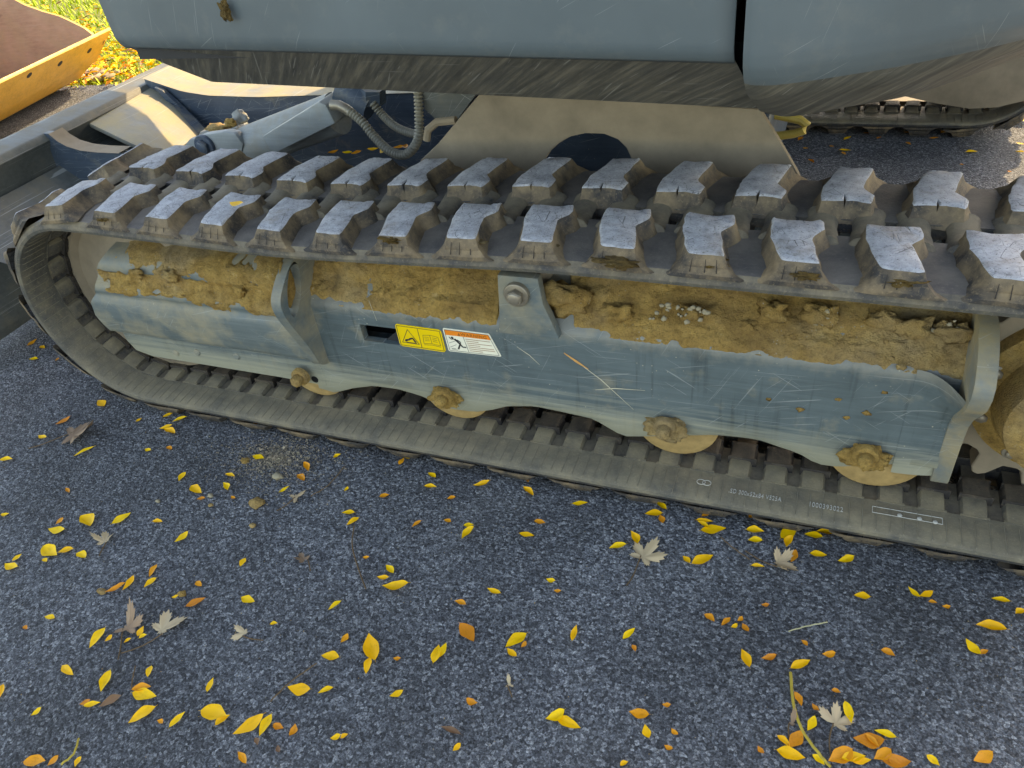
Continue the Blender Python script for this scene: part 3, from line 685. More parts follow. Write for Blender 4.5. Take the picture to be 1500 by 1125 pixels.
flatpoly(b, D2, [(.035,.06),(.965,.06),(.965,.27),(.035,.27)], yd-.0005, 2)
for (p, q, wd) in (((.20,.42),(.28,.62),.0034), ((.28,.62),(.21,.86),.0026), ((.28,.62),(.31,.74),.0026), ((.31,.74),(.38,.74),.0022), ((.20,.42),(.12,.44),.0016), ((.12,.44),(.09,.34),.0014), ((.24,.44),(.30,.52),.0016), ((.30,.52),(.29,.60),.0014), ((.06,.62),(.20,.50),.0006), ((.06,.80),(.20,.66),.0006), ((.08,.86),(.16,.84),.0006), ((.08,.88),(.20,.90),.0006)): line(b, D2, p, q, wd, yd-.0004, 1)
flatpoly(b, D2, [(.155+.026*math.cos(t*math.pi/5), .37+.05*math.sin(t*math.pi/5)) for t in range(10)], yd-.0004, 1)
for k in range(7):
    line(b, D2, (.43, .36+k*.085), (.93-(.25 if k in (1, 3, 6) else 0), .36+k*.085), .0009, yd-.0004, 3)
wd = sub(b, 'warning_decal', [M['decw'], M['deck'], M['deco'], M['deco2']], TF)
o = flat_text('\u26a0WARNING' if False else 'WARNING', .0085, Vector((.238, yd-.0007, .2505)), (1,0,-.01), (0,0,1), M['deco2'], TF, 'decal_lettering', .0001)
b = MB(); b.add([(.2330,yd-.0007,.2502),(.2375,yd-.0007,.2502),(.23525,yd-.0007,.2558)], [(0,1,2)]); sub(b, 'decal_symbol', M['deco2'], TF)
# long scratches through the paint
for pts, wd_, mt in ((((826,517),(845,530),(862,541)), .0042, 'scro'), (((845,530),(880,556),(928,600)), .0014, 'scr'), (((872,571),(900,569),(945,572)), .0016, 'scr'), (((757,508),(775,520),(791,535)), .0012, 'scr'), (((776,481),(790,491)), .0014, 'scr'), (((540,440),(552,470)), .0016, 'scr')):
    q = [aty(x, y, .0642) for x, y in pts]; b = MB()
    for k in range(len(q)-1):
        t = (q[k+1]-q[k]).normalized(); n_ = Vector((-t.z, 0, t.x))*wd_/2; b.add([q[k]+n_*(.4 if k == 0 else 1), q[k+1]+n_*(.3 if k == len(q)-2 else 1), q[k+1]-n_*(.3 if k == len(q)-2 else 1), q[k]-n_*(.4 if k == 0 else 1)], [(0,1,2,3)])
    sub(b, 'paint_scratch', M[mt], TF)
c = aty(461, 556, .063); b = MB(); b.lathe([(.0,.007),(.003,.006)], c, (0,1,0), 16); b.build('frame_hole', M['black'], EX)
# idler and sprocket
b = MB(); b.lathe([(0,.05),(.0,.10),(.012,.125),(.012,.150),(.0,.158),(.004,.168),(.02,.170),(.03,.176),(.07,.176),(.08,.170),(.096,.168),(.10,.15),(.09,.10),(.10,.05)], (IC[0], .10, IC[1]), (0,1,0), 64)
b.build('idler_wheel', M['carbody'], EX, True)
b = MB(); T = 15; P = []
for k in range(T):
    for (da, r) in ((-.42,.142),(-.30,.145),(-.16,.168),(-.06,.176),(.06,.176),(.16,.168),(.30,.145)):
        an = 2*math.pi*(k+da+.15)/T; P.append(Vector((SX+r*math.cos(an), .133, IC[1]+r*math.sin(an))))
b.prism(P, (0,.034,0)); o = b.build('sprocket', M['carbody'], EX); bevel(o, .0015, 1)
b = MB(); b.lathe([(-.055,.03),(-.053,.062),(-.045,.085),(.0,.095),(.01,.118),(.03,.122),(.05,.10)], (SX, .105, IC[1]), (0,1,0), 48); o = b.build('drive_hub', M['mud'], EX, True)
for k in range(9): bolt((SX+.105*math.cos(k*.698), .112, IC[1]+.105*math.sin(k*.698)), .007, .008)
# inner packing between frame and far side of the near track
b = MB(); b.box((-.40,.125,.14), (.93,.27,.342)); b.box((.93,.19,.07), (1.22,.275,.36)); b.box((-.4,.215,.33), (.95,.30,.392)); o = b.build('frame_core', M['bluesteel'], EX)  # box behind the sprocket is added to block sun leaking in

# ---- carbody (centre frame)
b = MB()
A = [atx(0,0,0)]*0
p1 = Vector((.198,.36,.520)); p2 = Vector((.05,.36,.40)); p3 = Vector((.69,.36,.40)); p4 = Vector((.628,.36,.512))
arch = [(aty(x, y, .36)) for x, y in ((797,236),(806,222),(818,211),(835,201),(858,196),(885,197),(905,205),(917,217),(924,232),(926,240))]
top = [aty(x, y, .36) for x, y in ((615,236),(640,212),(702,138),(900,146),(1113,160),(1142,207),(1168,252),(1172,262))]
dn = [Vector((p.x, .36, .36)) for p in (top[-1], arch[-1])]; 
poly = top+[Vector((top[-1].x+.012,.36,.34)), Vector((arch[-1].x,.36,.34))]+arch[::-1]+[Vector((arch[0].x,.36,.34)), Vector((top[0].x-.03,.36,.34))]
b.prism(poly, (0,.014,0)); o = b.build('side_plate', M['carbody'], EX); bevel(o, .004)
b = MB(); b.box((.12,.62,.16), (.62,1.2,.50)); b.box((.0,.374,.20),(.24,.60,.30)); b.box((.52,.374,.20),(.66,.60,.30)); o = b.build('centre_frame', M['bluesteel'], EX); bevel(o, .01)
b = MB(); b.lathe([(0,.34),(.10,.34)], (.38,.9,.50), (0,0,1), 60); b.build('swing_bearing', M['dark'], EX, True)
# side of the tower seen left of the plate
b = MB(); b.prism([aty(x, y, .5) for x, y in ((618,134),(700,134),(668,178),(640,176),(622,160))], (0,.02,0)); b.build('gusset', M['blade'], EX)
b = MB(); b.tube([aty(x, y, .37) for x, y in ((625,205),(627,190),(640,179),(668,176))], .007, 8); b.build('hose_clamp_rod', M['carbody'], EX, True)
# far track frame
ff = track_frame(FARY+.30, -1, 'track_frame', M['plate']); tag(ff, 'dim far track frame under the house')
b = MB(); b.box((-.40,FARY+.09,.12), (1.1,FARY+.20,.40)); b.build('frame_core', M['dark'], EX)
b = MB(); b.prism([aty(x, y, FARY-.05) for x, y in ((1225,95),(1262,128),(1318,140),(1370,152),(1420,160),(1460,158),(1520,144),(1560,60),(1400,60))], (0,.03,0)); o = b.build('far_side_plate', M['carbody'], EX); bevel(o, .004)
b = MB(); b.lathe([(0,.03),(0,.15),(.03,.17),(.05,.17)], (SX, FARY+.12, IC[1]), (0,1,0), 40); b.build('sprocket', M['carbody'], EX, True)
b = MB(); b.lathe([(0,.03),(0,.15),(.03,.17),(.05,.17)], (IC[0], FARY+.12, IC[1]), (0,1,0), 40); b.build('idler_wheel', M['carbody'], EX, True)
# hook at the rear of the carbody
b = MB(); hk = [aty(x, y, .72) for x, y in ((1100,160),(1125,166),(1150,171),(1172,176),(1182,183),(1178,191),(1162,196),(1140,199),(1105,200))]
b.tube(hk, .008, 10); b.build('tie_down_hook', M['ylit'], EX, True)

# ---- blade, arms, cylinder
BX = -1.0
bl = MB()
zt = .375
def blade_prof():
    return [(-1.085,zt),(-1.075,zt+.010),(-1.0,zt+.004),(-.99,zt-.012),(-1.005,zt-.035),(-1.03,.20),(-1.0,.05),(-1.01,.02),(-1.03,.02),(-1.05,.06),(-1.07,.20)]
bl.prism([Vector((x, .02, z)) for x, z in blade_prof()], (0, 1.78, 0)); o = bl.build('dozer_blade', M['blade'], EX); bevel(o, .004); BLADE = o
tag(BLADE, 'worn grey dozer blade with gussets behind it')
def gus(y, th, pts, name, mat):
    b = MB(); b.prism([aty(px, py, y) for px, py in pts], (0, th, 0)); o = b.build(name, M[mat], EX); bevel(o, .003); return o
# near gusset with a curved top edge
b = MB(); crv = [aty(px, py, .47) for px, py in ((78,196),(90,206),(104,214),(124,220),(150,223),(180,224))]
b.prism([Vector((-1.02,.47,.10)), Vector((-1.02,.47,crv[0].z))]+crv+[Vector((crv[-1].x,.47,.10))], (0,.018,0)); o = b.build('gusset', M['bluesteel'], EX)
b = MB()
cb = [Vector((p.x, .47, p.z)) for p in crv]; 
b.grid(lambda u, v: (cb[min(4, int(u*5))].lerp(cb[min(5, int(u*5)+1)], u*5-min(4, int(u*5)))+Vector((0, lerp(-.012, .03, v), .004))), 20, 2); o = b.build('gusset_flange', M['carbody'], EX, True)
# muddy corner at its foot and sloped web plates
b = MB(); b.add([(-1.0,.10,.30),(-.80,.20,.16),(-.80,.47,.16),(-1.0,.47,.30)], [(0,1,2,3)]); b.build('web_plate', M['blade'], EX)
b = MB(); b.add([(-1.01,.50,.30),(-.82,.50,.26),(-.80,.80,.26),(-1.01,.80,.30)], [(0,1,2,3)]); b.build('web_plate', M['blade'], EX)
S_ = [atx(130,180,-.995), atx(226,124,-.995), atx(292,196,-.80), atx(255,222,-.77), atx(205,216,-.82)]
n_ = (S_[1]-S_[0]).cross(S_[3]-S_[0]).normalized(); n_ = n_ if n_.z > 0 else -n_
b = MB(); b.prism(S_, -n_*.012); o = b.build('sloped_cover', M['arm'], EX); bevel(o, .003)
# blade arm (near one seen from the side; the far one is its mirror)
def blade_arm(y, sg, full):
    tp = [(-1.0,.392),(-.943,.376),(-.88,.358),(-.80,.348),(-.65,.345),(-.42,.352),(-.1,.36)]
    b = MB(); b.prism([Vector((x, y, z)) for x, z in tp]+[Vector((-.1,y,.17)), Vector((-.8,y,.13)), Vector((-1.0,y,.10))], (0, sg*.016, 0)); o = b.build('blade_arm', M['bluesteel'], EX)
    b = MB(); b.grid(lambda u, v: Vector((tp[0][0]+(tp[-1][0]-tp[0][0])*u, y-sg*.006+sg*.16*v, interp([t[0] for t in tp], [t[1] for t in tp], tp[0][0]+(tp[-1][0]-tp[0][0])*u)+.003)), 40, 3); o = b.build('arm_top', M['arm'], EX, True)
    b = MB(); b.prism([Vector((x, y+sg*.14, z)) for x, z in tp]+[Vector((-.1,y+sg*.14,.17)), Vector((-.8,y+sg*.14,.13)), Vector((-1.0,y+sg*.14,.10))], (0, sg*.016, 0)); b.build('blade_arm', M['bluesteel'], EX)
blade_arm(.82, 1, True); blade_arm(1.36, -1, False)
b = MB(); b.add([atx(228,126,-.985), atx(236,122,-.985), atx(302,190,-.80), atx(290,196,-.80)], [(0,1,2,3)]); 
b.prism([aty(x, y, .80) for x, y in ((226,128),(238,133),(300,190),(288,200))], (0,.012,0)); b.build('weld_strip', M['bluesteel'], EX)
# cylinder
ca = aty(275, 247, .65); cb_ = aty(495, 166, .65); ax = (cb_-ca).normalized(); L = (cb_-ca).length
side = Vector((0,-1,0)); upv = ax.cross(side).normalized(); upv = upv if upv.z > 0 else -upv
def cyl(t0, t1, r, name, mat, n=28): b = MB(); b.tube([ca+ax*L*t0, ca+ax*L*t1], r, n); return b.build(name, M[mat], EX, True)
cyl(.1, .43, .030, 'cylinder_rod', 'steel'); o = cyl(.40, 1.0, .046, 'cylinder_barrel', 'guard', 36)
b = MB(); b.lathe([(0,.044),(.004,.051),(.024,.051),(.028,.044)], ca+ax*L*.40, ax, 36); b.build('cylinder_gland', M['guard'], EX, True)
b = MB(); b.prism([aty(px, py, .575) for px, py in ((384,200),(467,149),(477,154),(491,181),(406,223),(397,222))], (0,.16,0)); o = b.build('cylinder_guard', M['guard'], EX); bevel(o, .004)
for yy, pts in ((.60, ((268,216),(276,205),(300,197),(330,193),(344,196),(356,212),(352,235),(270,235))), (.70, ((286,205),(292,194),(318,186),(340,180),(356,184),(360,210),(290,225)))):
    b = MB(); b.prism([aty(px, py, yy) for px, py in pts], (0,.024,0)); o = b.build('rod_clevis', M['guard'], EX); bevel(o, .005)
bolt(aty(300, 214, .596), .018, .014, 'pivot_pin', 'bluesteel')
clod(aty(318, 188, .68), .020, 4.4, EX, 'mud', (1.6,.8,.5)); clod(aty(352, 172, .70), .020, 8.4, EX, 'guard', (1.1,.8,.8)); clod(aty(338, 180, .66), .013, 6.4, EX, 'mud', (1.2,.8,.8))
# hoses
def cat(pts, n=14):
    pts = [Vector(p) for p in pts]; P = [pts[0]*2-pts[1]]+pts+[pts[-1]*2-pts[-2]]; out = []
    for i in range(1, len(P)-2):
        for k in range(n):
            t = k/n; out.append(.5*((2*P[i])+(-P[i-1]+P[i+1])*t+(2*P[i-1]-5*P[i]+4*P[i+1]-P[i+2])*t*t+(-P[i-1]+3*P[i]-3*P[i+1]+P[i+2])*t**3))
    return out+[pts[-1]]
def hose(pix, y, r, name='hydraulic_hose'):
    c = cat([aty(px, py, yy) for (px, py), yy in zip(pix, y)], 24); out = []; ln = 0; rad = []
    tot = sum((c[i+1]-c[i]).length for i in range(len(c)-1)); n = int(tot/.0022)
    acc = [0]
    for i in range(len(c)-1): acc.append(acc[-1]+(c[i+1]-c[i]).length)
    for k in range(n):
        s = tot*k/(n-1); i = min(len(c)-2, bisect.bisect_right(acc, s)-1); out.append(c[i].lerp(c[i+1], (s-acc[i])/max(1e-9, acc[i+1]-acc[i]))); rad.append(r*(1.05 if k % 3 else .62))
    b = MB(); b.tube(out, rad, 12); o = b.build(name, M['hose'], EX, True, 80); return o
hose(((508,160),(530,178),(548,200),(572,222),(595,226),(612,205),(614,170),(612,130)), (.52,.51,.50,.48,.47,.47,.48,.50), .0088)
hose(((545,150),(560,168),(580,186),(602,195),(616,196)), (.60,.60,.58,.56,.55), .0085)
b = MB(); b.tube([aty(x, y, .52) for x, y in ((486,154),(496,154),(506,159),(514,165))], .010, 12); b.build('hose_fitting', M['steel'], EX, True)
b = MB(); b.tube([aty(x, y, .62) for x, y in ((500,128),(545,155))], .035, 16); b.tube([aty(x, y, .62) for x, y in ((545,128),(546,150))], .028, 6); b.build('valve_block', M['bluesteel'], EX, True)

# ---- house (upper structure)
U = Vector((.9945,-.1045,0)).normalized(); Nn = Vector((-.1045,-.9945,0)).normalized()
Fb = Vector((-.21,.064,.68)); Lh = (.6345+.21)/U.x
def hp(s, out_, z): return Vector((Fb.x, Fb.y, 0))+U*s+Nn*out_+Vector((0,0,z))
# vertical panel and chamfer as one bent sheet, front edge raked
def house_f(u, v):
    pr = [(0,1.15),(0,.80),(0,.70),(-.0005,.690),(-.003,.683),(-.0075,.677)]
    k = v*(len(pr)-1); i = min(int(k), len(pr)-2); t = k-i; o_ = lerp(pr[i][0], pr[i+1][0], t); z = lerp(pr[i][1], pr[i+1][1], t)
    s0 = interp([.677,.69,1.15], [.004,.0,-.02], z)
    return hp(lerp(s0, Lh-.004, u), o_, z)
b = MB(); b.grid(house_f, 40, 10)
b.v += [v+Nn*-.004 for v in []]
HP = b.build('side_panel', M['house'], EX, True, 60); HP.modifiers.new('thick', 'SOLIDIFY').thickness = .003
tag(HP, 'scuffed grey side panel of the house')
def cham_f(u, v):
    z = lerp(.677, .600, v); o_ = lerp(-.0075, -.100, v); s0 = interp([.6,.64,.677], [.038,.012,.004], z)
    return hp(lerp(s0, Lh+.008*v-.004, u), o_, z)
b = MB(); b.grid(cham_f, 40, 8)
b.grid(lambda u, v: cham_f(u, 1)+Nn*(-.02*v)+Vector((0,0,-.004*min(1,v*2)+.02*max(0,v-.5))), 40, 3)
HC = b.build('lower_side_panel', M['chamfer'], EX, True, 60); tag(HC, 'dust streaked sloping lower panel of the house')
# front end cap of the side panel
b = MB(); b.add([house_f(0,1), house_f(0,0), house_f(0,0)-Nn*.5, cham_f(0,1)-Nn*.3, cham_f(0,1), cham_f(0,.5)], [(0,1,2,3,4,5)]); b.build('front_panel', M['house'], EX)
# rear counterweight, curved away
bend = [(.640,-.036),(.652,-.041),(.677,-.036),(.733,-.010),(.789,.022),(.875,.078),(1.0,.19),(1.12,.36),(1.2,.58),(1.235,.9),(1.2,1.22),(1.12,1.44),(.98,1.64)]
bott = [(.650,.066),(.664,.056),(.687,.053),(.742,.084),(.807,.127),(.913,.247),(1.0,.36),(1.08,.50),(1.13,.66),(1.15,.9),(1.13,1.16),(1.06,1.34),(.94,1.5)]
cb1 = cat([(x, y, 0) for x, y in bend], 6); cb2 = cat([(x, y, 0) for x, y in bott], 6); nn = len(cb1)-1
def rear_f(u, v):
    i = min(nn, round(u*nn)); A_, B_ = cb1[i], cb2[i]
    zs = [1.15,.85,.72,.70,.688,.676,.664,.645,.60,.597]; ts = [-.06,-.02,-.006,.0,.006,.03,.09,.25,1.0,1.12]
    k = v*(len(zs)-1); j = min(int(k), len(zs)-2); f_ = k-j; t = lerp(ts[j], ts[j+1], f_); z = lerp(zs[j], zs[j+1], f_)
    p = A_.lerp(B_, t); return Vector((p.x, p.y, z))
b = MB(); b.grid(rear_f, nn, 27, 0)
for q in range(len(b.f)): b.mi[q] = 1 if (q//nn) > 18 else 0
b.add([rear_f(0, k/27) for k in range(28)]+[rear_f(0, k/27)+Vector((.0,.04,.002)) for k in range(28)], [(k, k+1, 29+k, 28+k) for k in range(27)], 0)
CW = b.build('rear_panel', [M['house'], M['chamfer']], EX, True, 60); tag(CW, 'rounded grey rear corner panel beyond the seam')
# underside, hood, cab, boom (largely above the frame; they shade the ground)
b = MB(); und = [hp(.04,-.12,.612), hp(Lh,-.12,.612)]+[Vector((p.x*.97,p.y+.03,.612)) for p in cb2[2::6]]+[Vector((.6,1.62,.612)), Vector((-.18,1.55,.612)), hp(.02,-.6,.612)]
b.prism(und, (0,0,.05)); b.build('underside', M['dark'], EX)
b = MB(); b.prism([Vector((x, y, .46)) for x, y in ((-.1,.85),(.85,.80),(1.05,.95),(1.05,1.4),(.7,1.6),(-.1,1.55))], (0,0,.16)); b.build('belly_sun_block', M['dark'], EX)  # hidden slab added to keep sun from slipping under the house
b = MB(); b.prism([hp(.02,-.02,1.1), hp(Lh,-.02,1.1)]+[Vector((p.x, p.y, 1.1)) for p in cb1[2::2]]+[Vector((.6,1.68,1.1)), Vector((-.2,1.6,1.1))], (0,0,.08)); b.build('deck', M['house'], EX)
b = MB(); b.box((-.12,.95,.66), (.95,1.62,1.55)); b.box((.55,.2,1.15), (1.1,1.6,1.6)); o = b.build('engine_hood', M['house'], EX); bevel(o, .04, 3)
b = MB(); b.box((-.19,.07,.66), (.6,.9,1.12)); o = b.build('cab_base', M['dark'], EX)
for x in (-.19, .60):
    for y in (.05, .92):
        b = MB(); b.box((x-.03,y-.03,1.15), (x+.03,y+.03,2.40)); b.build('cab_pillar', M['dark'], EX)
for a_, c_ in (((-.17,.045,1.17),(.58,.055,2.38)), ((-.17,.915,1.17),(.58,.925,2.38)), ((-.195,.07,1.17),(-.185,.90,2.38)), ((.595,.07,1.17),(.605,.90,2.38))):
    b = MB(); b.box(a_, c_); b.build('cab_window', M['glass'], EX)
b = MB(); b.box((-.26,.0,2.40), (.66,.97,2.48)); o = b.build('cab_roof', M['house'], EX); bevel(o, .03, 3)
b = MB(); b.prism([Vector((x, .98, z)) for x, z in ((-.86,.74),(-.15,.74),(-.15,1.1),(-.5,1.15),(-.8,.98))], (0,.24,0)); o = b.build('boom_bracket', M['house'], EX); bevel(o, .02)
b = MB(); b.prism([Vector((x, 1.0, z)) for x, z in ((-.62,.80),(-.35,1.0),(-1.15,2.3),(-2.1,2.75),(-2.15,2.6),(-1.35,2.05))], (0,.2,0)); o = b.build('boom', M['house'], EX); bevel(o, .01)
clod(aty(330, 17, .028), .0085, 3.3, EX, 'mudmat', (.8,.5,1.1), sub=4, rough=.9); 

# ================================================================ bucket
lipd = Vector((-.12,.66,0)).normalized(); L0 = atz(0, 135, .2)-lipd*.45; L1 = atz(152, 59, .2)
away = Vector((-lipd.y, lipd.x, 0)); away = away if away.x < 0 else -away      # from the lip into the bucket
LB = (L1-L0).length
BK = empty('bucket', (L0.x+away.x*.4+lipd.x*.5, L0.y+away.y*.4+lipd.y*.5, 0))
tag(BK, 'yellow excavator bucket with rusty inside lying at the lawn edge', 'bucket')
pf = [(0,.205),(.06,.155),(.13,.10),(.22,.045),(.32,.012),(.42,.004),(.54,.02),(.66,.08),(.74,.17),(.76,.28),(.74,.40),(.70,.47)]
def bp(s, u, z): return L0+lipd*s+away*u+Vector((0,0,z-.2))
def shell(name, off, mat):
    b = MB(); n = len(pf)
    def f(a_, v):
        k = v*(n-1); i = min(int(k), n-2); t = k-i; u = lerp(pf[i][0], pf[i+1][0], t); z = lerp(pf[i][1], pf[i+1][1], t)
        du = pf[i+1][0]-pf[i][0]; dz = pf[i+1][1]-pf[i][1]; l = math.hypot(du, dz); return bp(a_*LB, u+off*-dz/l, z+off*du/l)
    b.grid(f, 12, 44); return b.build(name, M[mat], BK, True, 60)
shell('outer_shell', 0, 'yellow'); shell('inner_shell', .012, 'bucketin')
for s_, nm in ((0, 'side_plate'), (LB, 'side_plate')):
    edge = []
    for px, py in ((136,53),(122,42),(100,31),(85,24),(60,17),(35,8),(20,0)):
        d = ray(px, py); t = (L1-CAM).dot(lipd)/d.dot(lipd); q = CAM+d*t; edge.append(((q-L1).dot(away), q.z))
    pl = [(.0,.198)]+edge[:]+[(max(edge[-1][0]+.05, .70), .62)]+[(u, z) for u, z in reversed(pf) if u > 0.01]
    b = MB(); b.prism([bp(s_, u, z) for u, z in pl], lipd*(.014 if s_ > 0 else -.014)); b.mi = [1 if s_ > 0 else 0, 0 if s_ > 0 else 1]+[0]*(len(b.f)-2); o = b.build(nm, [M['yellow'], M['bucketin']], BK)
b = MB(); b.prism([bp(-.01, -.035, .235), bp(-.01, -.03, .247), bp(-.01, .12, .124), bp(-.01, .105, .108)], lipd*(LB+.035)); o = b.build('cutting_edge', M['yellow'], BK); bevel(o, .003)
for px, py in ((131, 74), (88, 93), (43, 110)):
    d = ray(px, py); n_ = (bp(0,-.035,.235)-bp(0,.105,.108)).cross(lipd).normalized(); t = (bp(0,-.035,.235)-CAM).dot(n_)/d.dot(n_); q = CAM+d*t
    b = MB(); nn_ = n_ if n_.dot(d) < 0 else -n_; b.lathe([(-.003,.014),(.0012,.014)], q, nn_, 14); b.build('bolt_hole', M['dark'], BK)
# ================================================================ lawn with leaf litter
rg = random.Random(11)
b = MB()
def blade_of_grass(b, x, y, z, h, w_, an, lean):
    d = Vector((math.cos(an), math.sin(an), 0)); sd_ = Vector((-d.y, d.x, 0))*w_; p = Vector((x, y, z))
    b.add([p-sd_, p+sd_, p+d*lean*.4+sd_*.7+Vector((0,0,h*.6)), p+d*lean*.4-sd_*.7+Vector((0,0,h*.6)), p+d*lean+Vector((0,0,h))], [(0,1,2,3),(3,2,4)])
cnt = 0
while cnt < 26000:
    x = rg.uniform(-8, 3.5); y = 1.9+abs(rg.gauss(0, 1))*2.6
    if x > -1.6 and rg.random() < .75: continue
    if y < edge_y(x)-.02: continue
    cnt += 1; blade_of_grass(b, x, y, -.01, rg.uniform(.02,.048), rg.uniform(.003,.006), rg.uniform(0, 6.28), rg.uniform(.01,.05))
tag(b.build('lawn_grass', M['grass']), 'short sunlit green grass of the lawn beyond the pavement', 'grass', kind='stuff')
def leafv(p, an, L, W, tilt, b, i, rg):
    d = Vector((math.cos(an), math.sin(an), rg.uniform(-tilt, tilt))); s_ = Vector((-math.sin(an), math.cos(an), rg.uniform(-tilt, tilt))); z = Vector((0,0,L*.12))
    b.add([p-d*L/2, p-d*L*.15+s_*W/2+z, p-d*L*.15, p-d*L*.15-s_*W/2+z, p+d*L*.25+s_*W*.4+z, p+d*L*.25, p+d*L*.25-s_*W*.4+z, p+d*L/2], [(0,2,1),(0,3,2),(1,2,5,4),(2,3,6,5),(4,5,7),(5,6,7)], i)
b = MB()
for k in range(12000):
    x = rg.uniform(-8, 3.5); y = 1.88+abs(rg.gauss(0, 1))*(.8 if rg.random() < .6 else 2.6)
    if y > 2.9 and rg.random() < .5: continue
    if y < edge_y(x)-.06 or (x > -1.6 and rg.random() < .4): continue
    leafv(Vector((x, y, rg.uniform(.004,.045))), rg.uniform(0, 6.28), rg.uniform(.025,.055), rg.uniform(.010,.022), .35, b, 0 if rg.random() < .7 else (1 if rg.random() < .7 else 2), rg)
tag(b.build('leaf_litter', [M['leafy'], M['leafo'], M['leafb']]), 'carpet of fallen yellow leaves over the lawn edge', 'leaf litter', kind='stuff')
for i, (px, py, r) in enumerate(((128,107,.035),(138,105,.03),(150,108,.035),(160,112,.03),(118,113,.025),(143,114,.03),(171,106,.02),(132,116,.025))):
    o = clod(atz(px, py, .01), r, 70+i*3, None, 'stone', (1.2,1,.55), 'edging_stone', 2, .6); tag(o, 'small pale stone at the lawn edge beside the yellow bucket', 'stone', 'pale stones at the lawn edge')
# ================================================================ leaves on the asphalt
def leaf_mesh(kind, seed):
    rg = random.Random(seed); b = MB(); n = 8
    bend = rg.uniform(-.18,.18); curl = rg.uniform(.0,.22); fold = rg.uniform(.05,.35)
    if kind == 'curl': curl = rg.uniform(.25,.4); fold = .3; bend = rg.choice((-1, 1))*rg.uniform(.25,.45)
    def f(u, v):
        t = u; wdt = (math.sin(math.pi*min(1, t**.85))**1.0)*(1-.15*t)*(1+.06*math.sin(t*13+seed))
        x = t-.5; y = (v-.5)*wdt+bend*(1-(2*t-1)**2)*.5; z = abs(v-.5)*wdt*fold*2*.5+curl*(2*t-1)**2*.35+.012*math.sin(9*t+seed)
        return Vector((x, y, z))
    b.grid(f, 12, 4)
    b.tube([(-.5,0,curl*.35),(-.58,rg.uniform(-.03,.03),curl*.3)], .008, 4)
    me = bpy.data.meshes.new('fallen_leaf'); me.from_pydata([tuple(v) for v in b.v], [], b.f)
    for p in me.polygons: p.use_smooth = True
    return me
LM = {}
for mt in ('leafy', 'leafo', 'leafb'):
    for kd in ('flat', 'curl'):
        for k in range(5):
            me = leaf_mesh(kd, k+(50 if kd == 'curl' else 0)); me.materials.append(M[mt]); LM[mt, kd, k] = me
LBL = {('leafy','flat',0): ('slim bright yellow leaflet lying flat on the grey asphalt', 'slim yellow leaflets on the asphalt'),
       ('leafy','flat',1): ('broad bright yellow leaflet lying flat on the grey asphalt', 'broad yellow leaflets on the asphalt'),
       ('leafy','curl',0): ('curled bright yellow leaflet resting on the grey asphalt', 'curled yellow leaflets on the asphalt'),
       ('leafo','flat',0): ('slim amber orange leaflet lying flat on the grey asphalt', 'slim amber leaflets on the asphalt'),
       ('leafo','flat',1): ('broad amber orange leaflet lying flat on the grey asphalt', 'broad amber leaflets on the asphalt'),
       ('leafo','curl',0): ('curled amber orange leaf scrap on the grey asphalt', 'curled amber leaf scraps on the asphalt'),
       ('leafb','flat',0): ('dull brown leaflet lying on the grey asphalt', 'brown leaflets on the asphalt'),
       ('leafb','curl',0): ('curled dry brown leaf scrap on the grey asphalt', 'curled brown scraps on the asphalt')}
lr = random.Random(3)
def fallen(p, q, mt='leafy', wf=None, kd=None, z=.0025, lab=None, grp=None):
    d = q-p; L = max(.010, d.length)*1.06; c = (p+q)/2
    if kd is None: kd = 'curl' if lr.random() < .2 or L < .013 else 'flat'
    if wf is None: wf = lr.uniform(.29,.44)
    if L < .018: wf = max(wf, .5)
    o = bpy.data.objects.new('fallen_leaf', LM[mt, kd, lr.randrange(5)]); COL.objects.link(o)
    o.location = Vector((c.x, c.y, c.z+z)); o.rotation_euler = (lr.uniform(-.06,.06), lr.uniform(-.05,.05), math.atan2(d.y, d.x)+(math.pi if lr.random() < .5 else 0)); o.scale = (L, L*wf/.8, L)
    if lab is None:
        lab, grp = LBL[mt, kd, 0 if (kd == 'curl' or mt == 'leafb' or wf < .46) else 1]
    tag(o, lab, 'leaf', grp); return o
def tile(ox, oy, sc_, rows, **kw):
    for r in rows:
        x1, y1, x2, y2 = r[:4]; fl = r[4] if len(r) > 4 else 'y'
        mt = {'y': 'leafy', 'o': 'leafo', 'b': 'leafb'}[fl[0]]; wf = .44+.08*lr.random() if 'w' in fl else (.22 if 't' in fl else None); kd = 'curl' if 'c' in fl else None
        fallen(atz(ox+x1/sc_, oy+y1/sc_), atz(ox+x2/sc_, oy+y2/sc_), mt, wf, kd, **kw)
tile(0, 450, 3, [(125,175,165,145,'o'),(180,175,200,185),(130,232,168,232),(245,240,262,228,'o'),(248,520,312,488,'o'),(175,570,210,580,'yc'),(328,662,415,618,'yt'),(5,680,60,675),(433,415,460,440,'yw'),(600,508,625,492,'yt'),(720,488,765,470),(760,510,822,490),(705,540,760,525),(728,545,775,565),(1095,525,1140,518,'o'),(640,628,665,634),(735,622,757,632,'o'),(790,770,818,732,'yw'),(842,788,888,822),(868,850,903,845,'o'),(995,742,1035,752,'yc'),(985,780,1005,812),(1020,835,1035,845,'o'),(1115,660,1162,670),(1340,690,1358,730,'o'),(1310,745,1340,772,'o'),(1230,820,1272,792),(1468,668,1500,652),(292,800,308,820,'o')])
